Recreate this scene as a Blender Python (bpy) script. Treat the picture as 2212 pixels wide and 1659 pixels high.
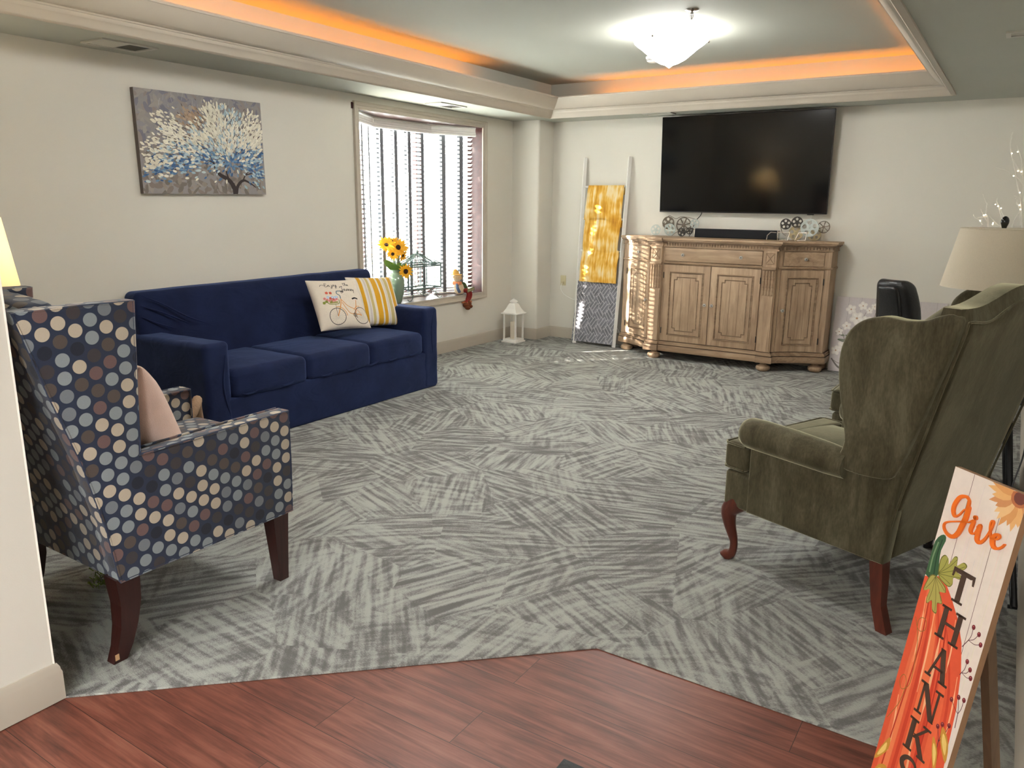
import bpy, math, random
from math import sin, cos, pi, radians, sqrt, atan2
from mathutils import Vector, Matrix
random.seed(7)
for o in list(bpy.data.objects): bpy.data.objects.remove(o)
COL = bpy.context.scene.collection
SC = bpy.context.scene

# ------------------------------------------------------------------ camera
F_PX = 1659.0
yaw, pitch, roll = -0.574593966, 0.229814594, -0.0111835563
fw = Vector((sin(yaw)*cos(pitch), cos(yaw)*cos(pitch), -sin(pitch)))
rt = Vector((cos(yaw), -sin(yaw), 0)); dn = fw.cross(rt)
r2 = rt*cos(roll)+dn*sin(roll); d2 = -rt*sin(roll)+dn*cos(roll)
cam_d = bpy.data.cameras.new('camera'); cam = bpy.data.objects.new('camera', cam_d); COL.objects.link(cam)
cam_d.sensor_width = 36; cam_d.sensor_fit = 'HORIZONTAL'; cam_d.lens = F_PX/2212*36
cam_d.clip_start = 0.05; cam_d.clip_end = 200
mw = Matrix((( r2.x, -d2.x, -fw.x, 0), (r2.y, -d2.y, -fw.y, 0), (r2.z, -d2.z, -fw.z, 1.535), (0, 0, 0, 1)))
cam.matrix_world = mw
SC.camera = cam

# ------------------------------------------------------------------ world, sun, exposure
SC.view_settings.view_transform = 'Standard'; SC.view_settings.look = 'None'
SC.view_settings.gamma = 1; SC.view_settings.use_curve_mapping = False
SC.view_settings.exposure = 1.38
W = bpy.data.worlds.new('daylight_sky'); SC.world = W; W.use_nodes = True
wn = W.node_tree.nodes; wl = W.node_tree.links
bg = wn['Background']
tc = wn.new('ShaderNodeTexCoord'); sp = wn.new('ShaderNodeSeparateXYZ'); cr = wn.new('ShaderNodeValToRGB')
cr.color_ramp.elements[0].position = 0.0; cr.color_ramp.elements[0].color = (0.62, 0.65, 0.66, 1)
cr.color_ramp.elements[1].position = 0.35; cr.color_ramp.elements[1].color = (0.88, 0.97, 1.0, 1)
wl.new(tc.outputs['Generated'], sp.inputs[0]); wl.new(sp.outputs['Z'], cr.inputs[0]); wl.new(cr.outputs[0], bg.inputs[0])
bg.inputs[1].default_value = 11.0
sd = bpy.data.lights.new('sun', 'SUN'); sd.energy = 36; sd.angle = radians(0.6); sd.color = (1.0, 0.93, 0.82)
sun = bpy.data.objects.new('sun', sd); COL.objects.link(sun)
SUN_DIR = Vector((0.68*0.95, 0.733*0.95, -0.325)).normalized()
sun.rotation_euler = SUN_DIR.to_track_quat('-Z', 'Y').to_euler(); sun.location = (-9, -1, 5)

# ------------------------------------------------------------------ node / material helpers
def newmat(name):
    m = bpy.data.materials.new(name); m.use_nodes = True
    nt = m.node_tree; b = nt.nodes['Principled BSDF']
    return m, nt, b
def N(nt, typ, **kw):
    n = nt.nodes.new(typ)
    for k, v in kw.items():
        if k.startswith('in_'):
            n.inputs[k[3:].replace('_', ' ')].default_value = v
        else: setattr(n, k, v)
    return n
def math_n(nt, op, a, b=None, c=None):
    n = nt.nodes.new('ShaderNodeMath'); n.operation = op
    for i, v in enumerate((a, b, c)):
        if v is None: continue
        if isinstance(v, (int, float)): n.inputs[i].default_value = v
        else: nt.links.new(v, n.inputs[i])
    return n.outputs[0]
def ramp(nt, fac, stops, interp='LINEAR'):
    r = nt.nodes.new('ShaderNodeValToRGB'); r.color_ramp.interpolation = interp
    e = r.color_ramp.elements
    while len(e) < len(stops): e.new(0.5)
    for el, (p, c) in zip(e, stops):
        el.position = p; el.color = (c[0], c[1], c[2], 1)
    if fac is not None: nt.links.new(fac, r.inputs[0])
    return r.outputs[0]
def mixc(nt, fac, a, b, mode='MIX'):
    n = nt.nodes.new('ShaderNodeMix'); n.data_type = 'RGBA'; n.blend_type = mode
    for s, v in ((n.inputs[0], fac), (n.inputs[6], a), (n.inputs[7], b)):
        if isinstance(v, (int, float)): s.default_value = v
        elif isinstance(v, tuple): s.default_value = (v[0], v[1], v[2], 1)
        else: nt.links.new(v, s)
    return n.outputs[2]
def srgb(r, g, b):
    f = lambda c: (c/255/12.92) if c/255 <= .04045 else ((c/255+.055)/1.055)**2.4
    return (f(r), f(g), f(b))
def coords(nt, kind='Object', scale=(1, 1, 1), rot=(0, 0, 0)):
    t = nt.nodes.new('ShaderNodeTexCoord'); m = nt.nodes.new('ShaderNodeMapping')
    m.inputs['Scale'].default_value = scale; m.inputs['Rotation'].default_value = rot
    nt.links.new(t.outputs[kind], m.inputs[0]); return m.outputs[0]
def noise(nt, vec, scale, detail=3, rough=.5, dist=0):
    n = nt.nodes.new('ShaderNodeTexNoise'); n.inputs['Scale'].default_value = scale
    n.inputs['Detail'].default_value = detail; n.inputs['Roughness'].default_value = rough; n.inputs['Distortion'].default_value = dist
    nt.links.new(vec, n.inputs['Vector']); return n.outputs['Fac']
def bump(nt, b, h, strength, dist=.01):
    n = nt.nodes.new('ShaderNodeBump'); n.inputs['Strength'].default_value = strength; n.inputs['Distance'].default_value = dist
    nt.links.new(h, n.inputs['Height']); nt.links.new(n.outputs[0], b.inputs['Normal'])
def simple(name, col, rough=.6, metal=0.0, var=.06, nscale=8, bmp=0, bscale=60, spec=.5, sheen=0, coat=0):
    """plain procedural material: base colour with a small noise variation"""
    m, nt, b = newmat(name)
    v = coords(nt); f = noise(nt, v, nscale, 4)
    a = tuple(c*(1-var) for c in col); d = tuple(min(1, c*(1+var)) for c in col)
    nt.links.new(ramp(nt, f, [(.3, a), (.7, d)]), b.inputs['Base Color'])
    b.inputs['Roughness'].default_value = rough; b.inputs['Metallic'].default_value = metal
    b.inputs['Specular IOR Level'].default_value = spec
    if sheen: b.inputs['Sheen Weight'].default_value = sheen; b.inputs['Sheen Roughness'].default_value = .4
    if coat: b.inputs['Coat Weight'].default_value = coat
    if bmp: bump(nt, b, noise(nt, v, bscale, 3), bmp)
    return m
MT = {}
def mat(key, *a, **k):
    if key not in MT: MT[key] = simple(key, *a, **k)
    return MT[key]

# ------------------------------------------------------------------ mesh builder
class MB:
    def __init__(s): s.v = []; s.f = []; s.c = []; s.m = []; s.M = Matrix.Identity(4); s.col = (1, 1, 1); s.mi = 0
    def add(s, vs, fs, col=None, mi=None):
        o = len(s.v); s.v += [tuple(s.M @ Vector(p)) for p in vs]
        for f in fs:
            s.f.append(tuple(i+o for i in f)); s.c.append(col or s.col); s.m.append(s.mi if mi is None else mi)
        return s
    def box(s, x0, x1, y0, y1, z0, z1, **k):
        vs = [(x, y, z) for x in (x0, x1) for y in (y0, y1) for z in (z0, z1)]
        return s.add(vs, [(0, 1, 3, 2), (4, 6, 7, 5), (0, 4, 5, 1), (2, 3, 7, 6), (0, 2, 6, 4), (1, 5, 7, 3)], **k)
    def rbox(s, x0, x1, y0, y1, z0, z1, r=.01, n=3, m=2, f=None, **k):
        """rounded box: n segments in each rounding, m spans between; f reshapes each point"""
        C = [(x0+x1)/2, (y0+y1)/2, (z0+z1)/2]; H = [(x1-x0)/2, (y1-y0)/2, (z1-z0)/2]
        r = min(r, min(H)*.999)
        ax = []
        for h in H:
            a = [-h+r*(1-cos(pi/2*i/n)) if False else -h+r*i/n for i in range(n)]
            inner = [-h+r+(2*h-2*r)*i/m for i in range(m+1)]
            ax.append(a+inner+[-q for q in reversed(a)])
        cache = {}; vs = []; fs = []
        def vid(p):
            key = tuple(round(q, 6) for q in p)
            if key in cache: return cache[key]
            q = [max(-(H[i]-r), min(H[i]-r, p[i])) for i in range(3)]
            d = Vector([p[i]-q[i] for i in range(3)])
            # even angular spacing in the rounded band
            e = Vector([math.tan(dd/r*pi/4) if r > 0 else 0 for dd in d])
            if max(abs(t) for t in e) > 0: e = e/ e.length*r
            w = [C[i]+q[i]+e[i] for i in range(3)]
            if f: w = f(w[0], w[1], w[2])
            cache[key] = len(vs); vs.append(tuple(w)); return cache[key]
        for a in range(3):
            b, c = (a+1) % 3, (a+2) % 3
            for sg in (-1, 1):
                for i in range(len(ax[b])-1):
                    for j in range(len(ax[c])-1):
                        q = []
                        for (ii, jj) in ((i, j), (i+1, j), (i+1, j+1), (i, j+1)):
                            p = [0, 0, 0]; p[a] = sg*H[a]; p[b] = ax[b][ii]; p[c] = ax[c][jj]; q.append(vid(p))
                        fs.append(tuple(q) if sg > 0 else tuple(reversed(q)))
        return s.add(vs, fs, **k)
    def lathe(s, prof, n=24, cx=0, cy=0, a0=0, a1=2*pi, sx=1, sy=1, **k):
        full = abs(a1-a0-2*pi) < 1e-6; cnt = n if full else n+1
        vs = []; fs = []
        for i in range(cnt):
            a = a0+(a1-a0)*i/n
            for (r, z) in prof: vs.append((cx+r*cos(a)*sx, cy+r*sin(a)*sy, z))
        L = len(prof)
        for i in range(n):
            j = (i+1) % cnt
            for q in range(L-1): fs.append((i*L+q, j*L+q, j*L+q+1, i*L+q+1))
        if full:
            if prof[0][0] > 1e-5: fs.append(tuple(i*L for i in reversed(range(cnt))))
            if prof[-1][0] > 1e-5: fs.append(tuple(i*L+L-1 for i in range(cnt)))
        return s.add(vs, fs, **k)
    def tube(s, pts, r, n=8, closed=False, cap=True, flat=None, **k):
        P = [Vector(p) for p in pts]; L = len(P)
        R = r if isinstance(r, (list, tuple)) else [r]*L
        T = []
        for i in range(L):
            a = P[(i-1) % L] if (closed or i > 0) else P[i]; b = P[(i+1) % L] if (closed or i < L-1) else P[i]
            t = (b-a); T.append(t.normalized() if t.length > 1e-9 else Vector((0, 0, 1)))
        u = T[0].orthogonal().normalized() if flat is None else (Vector(flat)-T[0]*T[0].dot(Vector(flat))).normalized()
        vs = []; fs = []
        for i in range(L):
            if flat is not None: u = Vector(flat)
            u = (u-T[i]*T[i].dot(u)); u = u.normalized() if u.length > 1e-6 else T[i].orthogonal().normalized()
            w = T[i].cross(u)
            for j in range(n):
                a = 2*pi*(j+.5)/n; vs.append(tuple(P[i]+(u*cos(a)+w*sin(a))*R[i]))
        m = L if closed else L-1
        for i in range(m):
            for j in range(n):
                a = i*n+j; b = i*n+(j+1) % n; c = ((i+1) % L)*n+(j+1) % n; d = ((i+1) % L)*n+j
                fs.append((a, b, c, d))
        if cap and not closed:
            fs.append(tuple(reversed(range(n)))); fs.append(tuple((L-1)*n+j for j in range(n)))
        return s.add(vs, fs, **k)
    def prism(s, poly, t0, t1, ax='x', r=0, seg=3, **k):
        """polygon in the other two axes extruded between t0 and t1 along ax, edges rounded by r"""
        poly = [Vector(p) for p in poly]
        A = sum(poly[i].x*poly[(i+1) % len(poly)].y-poly[(i+1) % len(poly)].x*poly[i].y for i in range(len(poly)))
        if A < 0: poly.reverse()
        n = len(poly)
        def off(d):
            out = []
            for i in range(n):
                a = (poly[i]-poly[i-1]).normalized(); b = (poly[(i+1) % n]-poly[i]).normalized()
                na = Vector((-a.y, a.x)); nb = Vector((-b.y, b.x)); m = na+nb
                if m.length < 1e-6: m = na
                m = m.normalized(); cs = max(.35, m.dot(na)); out.append(poly[i]+m*(d/cs))
            return out
        loops = []
        if r > 0:
            for i in range(seg+1):
                a = pi/2*i/seg; loops.append((off(r*(1-sin(a))), t0+r*(1-cos(a))))
            for i in range(seg+1):
                a = pi/2*(1-i/seg); loops.append((off(r*(1-sin(a))), t1-r*(1-cos(a))))
        else: loops = [(poly, t0), (poly, t1)]
        def P(p, t):
            return {'x': (t, p.x, p.y), 'y': (p.x, t, p.y), 'z': (p.x, p.y, t)}[ax]
        vs = [P(p, t) for (lp, t) in loops for p in lp]; fs = []
        for l in range(len(loops)-1):
            for i in range(n):
                j = (i+1) % n; fs.append((l*n+i, l*n+j, (l+1)*n+j, (l+1)*n+i))
        fs.append(tuple(reversed(range(n)))); fs.append(tuple((len(loops)-1)*n+i for i in range(n)))
        if ax == 'y': fs = [tuple(reversed(f)) for f in fs]
        return s.add(vs, fs, **k)
    def grid(s, fn, nu, nv, **k):
        vs = [fn(i/nu, j/nv) for i in range(nu+1) for j in range(nv+1)]
        fs = [(i*(nv+1)+j, (i+1)*(nv+1)+j, (i+1)*(nv+1)+j+1, i*(nv+1)+j+1) for i in range(nu) for j in range(nv)]
        return s.add(vs, fs, **k)
    def sphere(s, c, r, n=12, m=8, sc=(1, 1, 1), **k):
        vs = []; fs = []
        prof = [(sin(pi*i/m), cos(pi*i/m)) for i in range(1, m)]
        vs.append((c[0], c[1], c[2]+r*sc[2]))
        for (q, z) in prof:
            for j in range(n):
                a = 2*pi*j/n; vs.append((c[0]+r*q*cos(a)*sc[0], c[1]+r*q*sin(a)*sc[1], c[2]+r*z*sc[2]))
        vs.append((c[0], c[1], c[2]-r*sc[2]))
        for j in range(n): fs.append((0, 1+j, 1+(j+1) % n))
        for i in range(m-2):
            for j in range(n):
                a = 1+i*n+j; b = 1+i*n+(j+1) % n; fs.append((a, a+n, b+n, b))
        e = 1+(m-2)*n
        for j in range(n): fs.append((e+j, len(vs)-1, e+(j+1) % n))
        return s.add(vs, fs, **k)
    def build(s, name, mats, parent=None, loc=(0, 0, 0), smooth=40, uv=False):
        me = bpy.data.meshes.new(name); me.from_pydata(s.v, [], s.f); me.update()
        for m in (mats if isinstance(mats, (list, tuple)) else [mats]): me.materials.append(m)
        me.polygons.foreach_set('material_index', s.m)
        if any(c != (1, 1, 1) for c in s.c):
            ca = me.color_attributes.new('Col', 'FLOAT_COLOR', 'CORNER'); dat = []
            for p in me.polygons:
                c = s.c[p.index]; dat += [c[0], c[1], c[2], 1.0]*p.loop_total
            ca.data.foreach_set('color', dat)
        if uv:
            ul = me.uv_layers.new(name='UVMap'); dat = [0.0]*(2*len(me.loops))
            for p in me.polygons:
                n = p.normal; a = (abs(n.x), abs(n.y), abs(n.z)); w = a.index(max(a))
                for li in p.loop_indices:
                    c = me.vertices[me.loops[li].vertex_index].co
                    q = (c.y, c.z) if w == 0 else ((c.x, c.z) if w == 1 else (c.x, c.y))
                    dat[2*li] = q[0]; dat[2*li+1] = q[1]
            ul.data.foreach_set('uv', dat)
        if smooth:
            me.polygons.foreach_set('use_smooth', [True]*len(me.polygons)); me.set_sharp_from_angle(angle=radians(smooth))
        o = bpy.data.objects.new(name, me); COL.objects.link(o); o.location = loc
        if parent: o.parent = parent
        return o
def thing(name, label, cat, loc=(0, 0, 0), rz=0, group=None):
    o = bpy.data.objects.new(name, None); COL.objects.link(o); o.location = loc; o.rotation_euler = (0, 0, rz)
    o.empty_display_size = .1
    return tag(o, label, cat, group)
def tag(o, label, cat, group=None, kind=None):
    o['label'] = label; o['category'] = cat
    if group: o['group'] = group
    if kind: o['kind'] = kind
    return o
def struct(o, label=None):
    o['kind'] = 'structure'
    if label: o['label'] = label
    return o
def copy_tree(o, parent=None):
    c = o.copy(); COL.objects.link(c)
    if parent: c.parent = parent
    for ch in [x for x in bpy.data.objects if x.parent == o]: copy_tree(ch, c)
    return c
def bez(pts, n=6):
    """Catmull-Rom through 2-D or 3-D points"""
    P = [Vector(p) for p in pts]; out = []
    for i in range(len(P)-1):
        a = P[i-1] if i > 0 else P[i]*2-P[i+1]; b = P[i]; c = P[i+1]; d = P[i+2] if i+2 < len(P) else P[i+1]*2-P[i]
        for k in range(n):
            t = k/n; out.append(.5*((2*b)+(c-a)*t+(2*a-5*b+4*c-d)*t*t+(3*b-a-3*c+d)*t**3))
    out.append(P[-1]); return out
def bezc(pts, n=6):
    P = [Vector(p) for p in pts]; L = len(P); out = []
    for i in range(L):
        a, b, c, d = P[i-1], P[i], P[(i+1) % L], P[(i+2) % L]
        for k in range(n):
            t = k/n; out.append(.5*((2*b)+(c-a)*t+(2*a-5*b+4*c-d)*t*t+(3*b-a-3*c+d)*t**3))
    return out
def ribbon(pts, w):
    """2-D stroke outline quads of width w (number or list) along pts -> list of quads"""
    P = [Vector(p[:2]) for p in pts]; W_ = w if isinstance(w, (list, tuple)) else [w]*len(P); L = []; 
    for i in range(len(P)):
        t = (P[min(i+1, len(P)-1)]-P[max(i-1, 0)]); t = t.normalized() if t.length > 1e-9 else Vector((1, 0))
        n = Vector((-t.y, t.x))*W_[i]/2; L.append((P[i]+n, P[i]-n))
    return [(L[i][0], L[i][1], L[i+1][1], L[i+1][0]) for i in range(len(P)-1)]

# painted-surface material: colour comes from the mesh's own paint, fixed to the thing
def painted(name, rough=.8, weave=0, sheen=0, var=.05):
    m, nt, b = newmat(name)
    a = nt.nodes.new('ShaderNodeAttribute'); a.attribute_name = 'Col'
    v = coords(nt); f = noise(nt, v, 60, 3)
    c = mixc(nt, 1.0, a.outputs['Color'], ramp(nt, f, [(.3, (1-var,)*3), (.7, (1, 1, 1))]), 'MULTIPLY')
    nt.links.new(c, b.inputs['Base Color']); b.inputs['Roughness'].default_value = rough
    b.inputs['Specular IOR Level'].default_value = .3
    if sheen: b.inputs['Sheen Weight'].default_value = sheen
    if weave: bump(nt, b, noise(nt, v, 500, 2), weave, .002)
    return m
MT['painted'] = painted('painted_surface')
MT['canvas_paint'] = painted('canvas_paint', .75, .25)
MT['print_cloth'] = painted('printed_cotton', .95, .4, .2)
MT['sign_paint'] = painted('sign_paint', .55)

# ------------------------------------------------------------------ surface materials of the room
def wall_mat(name, col, var=.02):
    m, nt, b = newmat(name); v = coords(nt)
    nt.links.new(ramp(nt, noise(nt, v, 1.3, 4), [(.3, tuple(c*(1-var) for c in col)), (.7, tuple(c*(1+var) for c in col))]), b.inputs['Base Color'])
    b.inputs['Roughness'].default_value = .85; b.inputs['Specular IOR Level'].default_value = .25
    bump(nt, b, noise(nt, v, 220, 2), .08, .002); return m
M_WALL = wall_mat('greige_wall_paint', srgb(217, 213, 203))
M_CEIL = wall_mat('ceiling_paint', srgb(176, 178, 168))
M_TRIM = simple('taupe_trim_paint', srgb(184, 175, 161), .45, var=.02)
MT['trim'] = M_TRIM

def carpet_mat():
    m, nt, b = newmat('patterned_loop_carpet'); L = nt.links
    v = coords(nt)
    def layer(scale, off, nsx, nsy, seed):
        mp = nt.nodes.new('ShaderNodeMapping'); L.new(v, mp.inputs[0])
        mp.inputs['Location'].default_value = (off, off*.7, 0); mp.inputs['Rotation'].default_value = (0, 0, .5+seed)
        # angular patches
        vo = nt.nodes.new('ShaderNodeTexVoronoi'); vo.voronoi_dimensions = '2D'; vo.distance = 'EUCLIDEAN'
        vo.inputs['Scale'].default_value = scale; vo.inputs['Randomness'].default_value = .9
        L.new(mp.outputs[0], vo.inputs['Vector'])
        sp = nt.nodes.new('ShaderNodeSeparateColor'); L.new(vo.outputs['Color'], sp.inputs[0])
        ang = math_n(nt, 'MULTIPLY', sp.outputs[0], 6.283)
        vr = nt.nodes.new('ShaderNodeVectorRotate'); vr.rotation_type = 'Z_AXIS'; L.new(v, vr.inputs['Vector']); L.new(ang, vr.inputs['Angle'])
        s2 = nt.nodes.new('ShaderNodeMapping'); L.new(vr.outputs[0], s2.inputs[0]); s2.inputs['Scale'].default_value = (nsx, nsy, 1)
        s2.inputs['Location'].default_value = (seed*13, seed*7, 0)
        st = noise(nt, s2.outputs[0], 1.0, 1.5, .55, 0)
        bias = math_n(nt, 'MULTIPLY', math_n(nt, 'SUBTRACT', sp.outputs[1], .5), .10)
        return math_n(nt, 'ADD', st, bias)
    a = layer(2.1, 0.0, 3.0, 34.0, 0.0)
    c = layer(2.9, 4.3, 4.0, 26.0, 1.3)
    mx = math_n(nt, 'ADD', math_n(nt, 'MULTIPLY', a, .6), math_n(nt, 'MULTIPLY', c, .4))
    # loop pile grain: short horizontal ticks
    vg = coords(nt, scale=(1, 2.4, 1), rot=(0, 0, .35))
    g = noise(nt, vg, 120, 2, .7)
    g2 = noise(nt, v, 34, 3, .7)
    fac = math_n(nt, 'ADD', mx, math_n(nt, 'ADD', math_n(nt, 'MULTIPLY', math_n(nt, 'SUBTRACT', g, .5), .34), math_n(nt, 'MULTIPLY', math_n(nt, 'SUBTRACT', g2, .5), .16)))
    col = ramp(nt, fac, [(.37, srgb(110, 109, 107)), (.45, srgb(128, 127, 125)), (.51, srgb(152, 153, 149)), (.60, srgb(170, 172, 166))])
    L.new(col, b.inputs['Base Color']); b.inputs['Roughness'].default_value = .95; b.inputs['Specular IOR Level'].default_value = .15
    bump(nt, b, math_n(nt, 'ADD', g, math_n(nt, 'MULTIPLY', fac, .4)), .55, .006)
    return m
def wood_floor_mat():
    m, nt, b = newmat('reddish_vinyl_planks'); L = nt.links
    v = coords(nt)
    br = nt.nodes.new('ShaderNodeTexBrick'); mp = nt.nodes.new('ShaderNodeMapping'); L.new(v, mp.inputs[0])
    mp.inputs['Location'].default_value = (-.015, .008, 0)
    L.new(mp.outputs[0], br.inputs['Vector'])
    br.offset = .31; br.offset_frequency = 2; br.inputs['Scale'].default_value = 1
    br.inputs['Brick Width'].default_value = 1.22; br.inputs['Row Height'].default_value = .1725
    br.inputs['Mortar Size'].default_value = .0011; br.inputs['Mortar Smooth'].default_value = .2
    br.inputs['Color1'].default_value = (0, 0, 0, 1); br.inputs['Color2'].default_value = (1, 1, 1, 1); br.inputs['Mortar'].default_value = (.5, .5, .5, 1)
    pl = nt.nodes.new('ShaderNodeSeparateColor'); L.new(br.outputs['Color'], pl.inputs[0])
    sh = nt.nodes.new('ShaderNodeCombineXYZ'); L.new(math_n(nt, 'MULTIPLY', pl.outputs[0], 9.0), sh.inputs[0]); L.new(math_n(nt, 'MULTIPLY', pl.outputs[0], 3.0), sh.inputs[1])
    ad = nt.nodes.new('ShaderNodeVectorMath'); ad.operation = 'ADD'; L.new(v, ad.inputs[0]); L.new(sh.outputs[0], ad.inputs[1])
    m2 = nt.nodes.new('ShaderNodeMapping'); L.new(ad.outputs[0], m2.inputs[0]); m2.inputs['Scale'].default_value = (1.2, 14, 1)
    g = noise(nt, m2.outputs[0], 2.2, 6, .62, .6)
    m3 = nt.nodes.new('ShaderNodeMapping'); L.new(ad.outputs[0], m3.inputs[0]); m3.inputs['Scale'].default_value = (3, 70, 1)
    g3 = noise(nt, m3.outputs[0], 2.0, 3, .6)
    big = noise(nt, ad.outputs[0], 2.6, 3, .6)
    f = math_n(nt, 'ADD', math_n(nt, 'MULTIPLY', g, .55), math_n(nt, 'ADD', math_n(nt, 'MULTIPLY', g3, .2), math_n(nt, 'MULTIPLY', big, .25)))
    col = ramp(nt, f, [(.36, srgb(72, 40, 33)), (.45, srgb(104, 58, 46)), (.53, srgb(124, 72, 58)), (.64, srgb(142, 90, 74))])
    col = mixc(nt, br.outputs['Fac'], col, srgb(40, 22, 20))
    L.new(col, b.inputs['Base Color']); b.inputs['Roughness'].default_value = .42; b.inputs['Specular IOR Level'].default_value = .5
    bump(nt, b, math_n(nt, 'SUBTRACT', g3, math_n(nt, 'MULTIPLY', br.outputs['Fac'], 2.0)), .12, .002)
    return m
def wood_mat(name, stops, scale=(1, 1, 1), rough=.5, gs=3.0, axis='z', coat=0, bmp=.15):
    m, nt, b = newmat(name)
    sc = {'z': (9, 9, .8), 'x': (.8, 9, 9), 'y': (9, .8, 9)}[axis]
    v = coords(nt, scale=tuple(a*q for a, q in zip(sc, scale)))
    g = noise(nt, v, gs, 6, .65, .8); v2 = coords(nt); k = noise(nt, v2, 5, 3)
    f = math_n(nt, 'ADD', math_n(nt, 'MULTIPLY', g, .75), math_n(nt, 'MULTIPLY', k, .25))
    nt.links.new(ramp(nt, f, stops), b.inputs['Base Color']); b.inputs['Roughness'].default_value = rough
    if coat: b.inputs['Coat Weight'].default_value = coat; b.inputs['Coat Roughness'].default_value = .25
    bump(nt, b, g, bmp, .003); return m
M_CARPET = carpet_mat(); M_PLANK = wood_floor_mat()
M_MAHOG = wood_mat('mahogany_stained_wood', [(.35, srgb(44, 18, 16)), (.6, srgb(68, 32, 28)), (.75, srgb(84, 44, 38))], rough=.35, axis='y')

# ------------------------------------------------------------------ room shell
XL, YB, XR, ZS, ZT = -4.94, 7.90, 0.20, 2.44, 2.76
TX0, TX1, TY0, TY1 = -4.34, -0.61, 1.25, 7.40          # raised tray opening
HX0, HY0 = -2.35, -3.6                                   # hall behind the viewer
def quad(mb, a, b, c, d): mb.add([a, b, c, d], [(0, 1, 2, 3)])
# carpet and plank floor, butted along the doglegged seam
m = MB(); m.add([(XL-.1, 1.03, 0), (-2.345, 1.03, 0), (-1.07, 2.232, 0), (XR+.1, 2.232, 0), (XR+.1, YB+.1, 0), (XL-.1, YB+.1, 0)], [(0, 1, 2, 3, 4, 5)])
m.add([(XL-.1, 1.03, -.05), (XR+.1, 1.03, -.05), (XR+.1, YB+.1, -.05), (XL-.1, YB+.1, -.05)], [(0, 3, 2, 1)])
floor = struct(m.build('floor', M_CARPET, smooth=0), 'grey patterned carpet')
m = MB(); m.add([(-2.5, 1.029, -.003), (-2.5, HY0, -.003), (XR+.1, HY0, -.003), (XR+.1, 2.24, -.003), (-1.07, 2.24, -.003), (-2.345, 1.035, -.003)], [(0, 1, 2, 3, 4, 5)])
struct(m.build('floor_planks', M_PLANK, smooth=0), 'reddish brown wood plank floor in the entry')
# low bound edge of the carpet along the seam
m = MB(); m.tube([(-2.345, 1.03, .0), (-1.07, 2.23, .0), (XR+.0, 2.23, .0)], .0045, 6); struct(m.build('trim_carpet', M_CARPET))
# walls
def slab(name, a, b, z0, z1, mt, t=.12, n=None):
    """vertical wall from a to b (plan), thickness t to its left side"""
    a = Vector(a); b = Vector(b); d = (b-a).normalized(); p = Vector((-d.y, d.x))*t
    m = MB(); P = [a, b, b+p, a+p]; vs = [(q.x, q.y, z) for z in (z0, z1) for q in P]
    m.add(vs, [(0, 3, 2, 1), (4, 5, 6, 7), (0, 1, 5, 4), (1, 2, 6, 5), (2, 3, 7, 6), (3, 0, 4, 7)]); return m
WIN = (5.13, 6.99, .585, 2.32)
m = MB()
y0, y1, z0, z1 = WIN
for (a, b, c, d) in ((.9, y0-.03, 0, 2.9), (y1+.03, YB+.12, 0, 2.9), (y0-.03, y1+.03, 0, z0-.03), (y0-.03, y1+.03, z1+.03, 2.9)): m.box(XL-.14, XL, a, b, c, d)
struct(m.build('wall_left', M_WALL, smooth=0))
m = MB(); m.box(XL-.14, XR+.14, YB, YB+.14, 0, 2.9); struct(m.build('wall_back', M_WALL, smooth=0))
m = MB()
for (a, b, c, d) in ((HY0, -1.5, 0, 2.9), (-.8, YB+.14, 0, 2.9), (-1.5, -.8, 0, .85), (-1.5, -.8, 2.3, 2.9)): m.box(XR, XR+.14, a, b, c, d)
struct(m.build('wall_right', M_WALL, smooth=0))
# boxed-in column in the far left corner, its free edge a soft bullnose
m = MB(); m.prism([(XL-.02, 7.59), (-4.615, 7.59), (-4.60, 7.594), (-4.592, 7.602), (-4.588, 7.617), (-4.588, YB+.02), (XL-.02, YB+.02)], 0, 2.44, 'z'); struct(m.build('wall_column', M_WALL, smooth=50))
# stub wall at the left of the opening, and the hall behind the viewer
m = MB(); m.prism([(XL-.1, 1.018), (HX0+.004, 1.018), (HX0, 1.014), (HX0, HY0), (HX0-.14, HY0), (HX0-.14, .88), (XL-.1, .88)], 0, 2.9, 'z'); struct(m.build('wall_front', M_WALL, smooth=0))
m = MB(); m.box(HX0-.14, XR+.14, HY0-.14, HY0, 0, 2.9); struct(m.build('wall_hall', M_WALL, smooth=0))
# soffit ring at 2.44 and raised tray
m = MB()
for (a, b, c, d) in ((XL, TX0, HY0, YB), (TX1, XR, HY0, YB), (TX0, TX1, TY1, YB), (TX0, TX1, HY0, TY0)):
    m.box(a, b, c, d, ZS, ZS+.06)
struct(m.build('ceiling_soffit', M_CEIL, smooth=0))
m = MB(); e = .03
for (a, b, c, d) in ((TX0-e, TX0, TY0-e, TY1+e), (TX1, TX1+e, TY0-e, TY1+e), (TX0, TX1, TY1, TY1+e), (TX0, TX1, TY0-e, TY0)):
    m.box(a, b, c, d, ZS+.05, ZT+.02)
struct(m.build('ceiling_tray_side', M_CEIL, smooth=0))
m = MB(); m.box(TX0-e, TX1+e, TY0-e, TY1+e, ZT, ZT+.08); struct(m.build('ceiling', M_CEIL, smooth=0))
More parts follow.
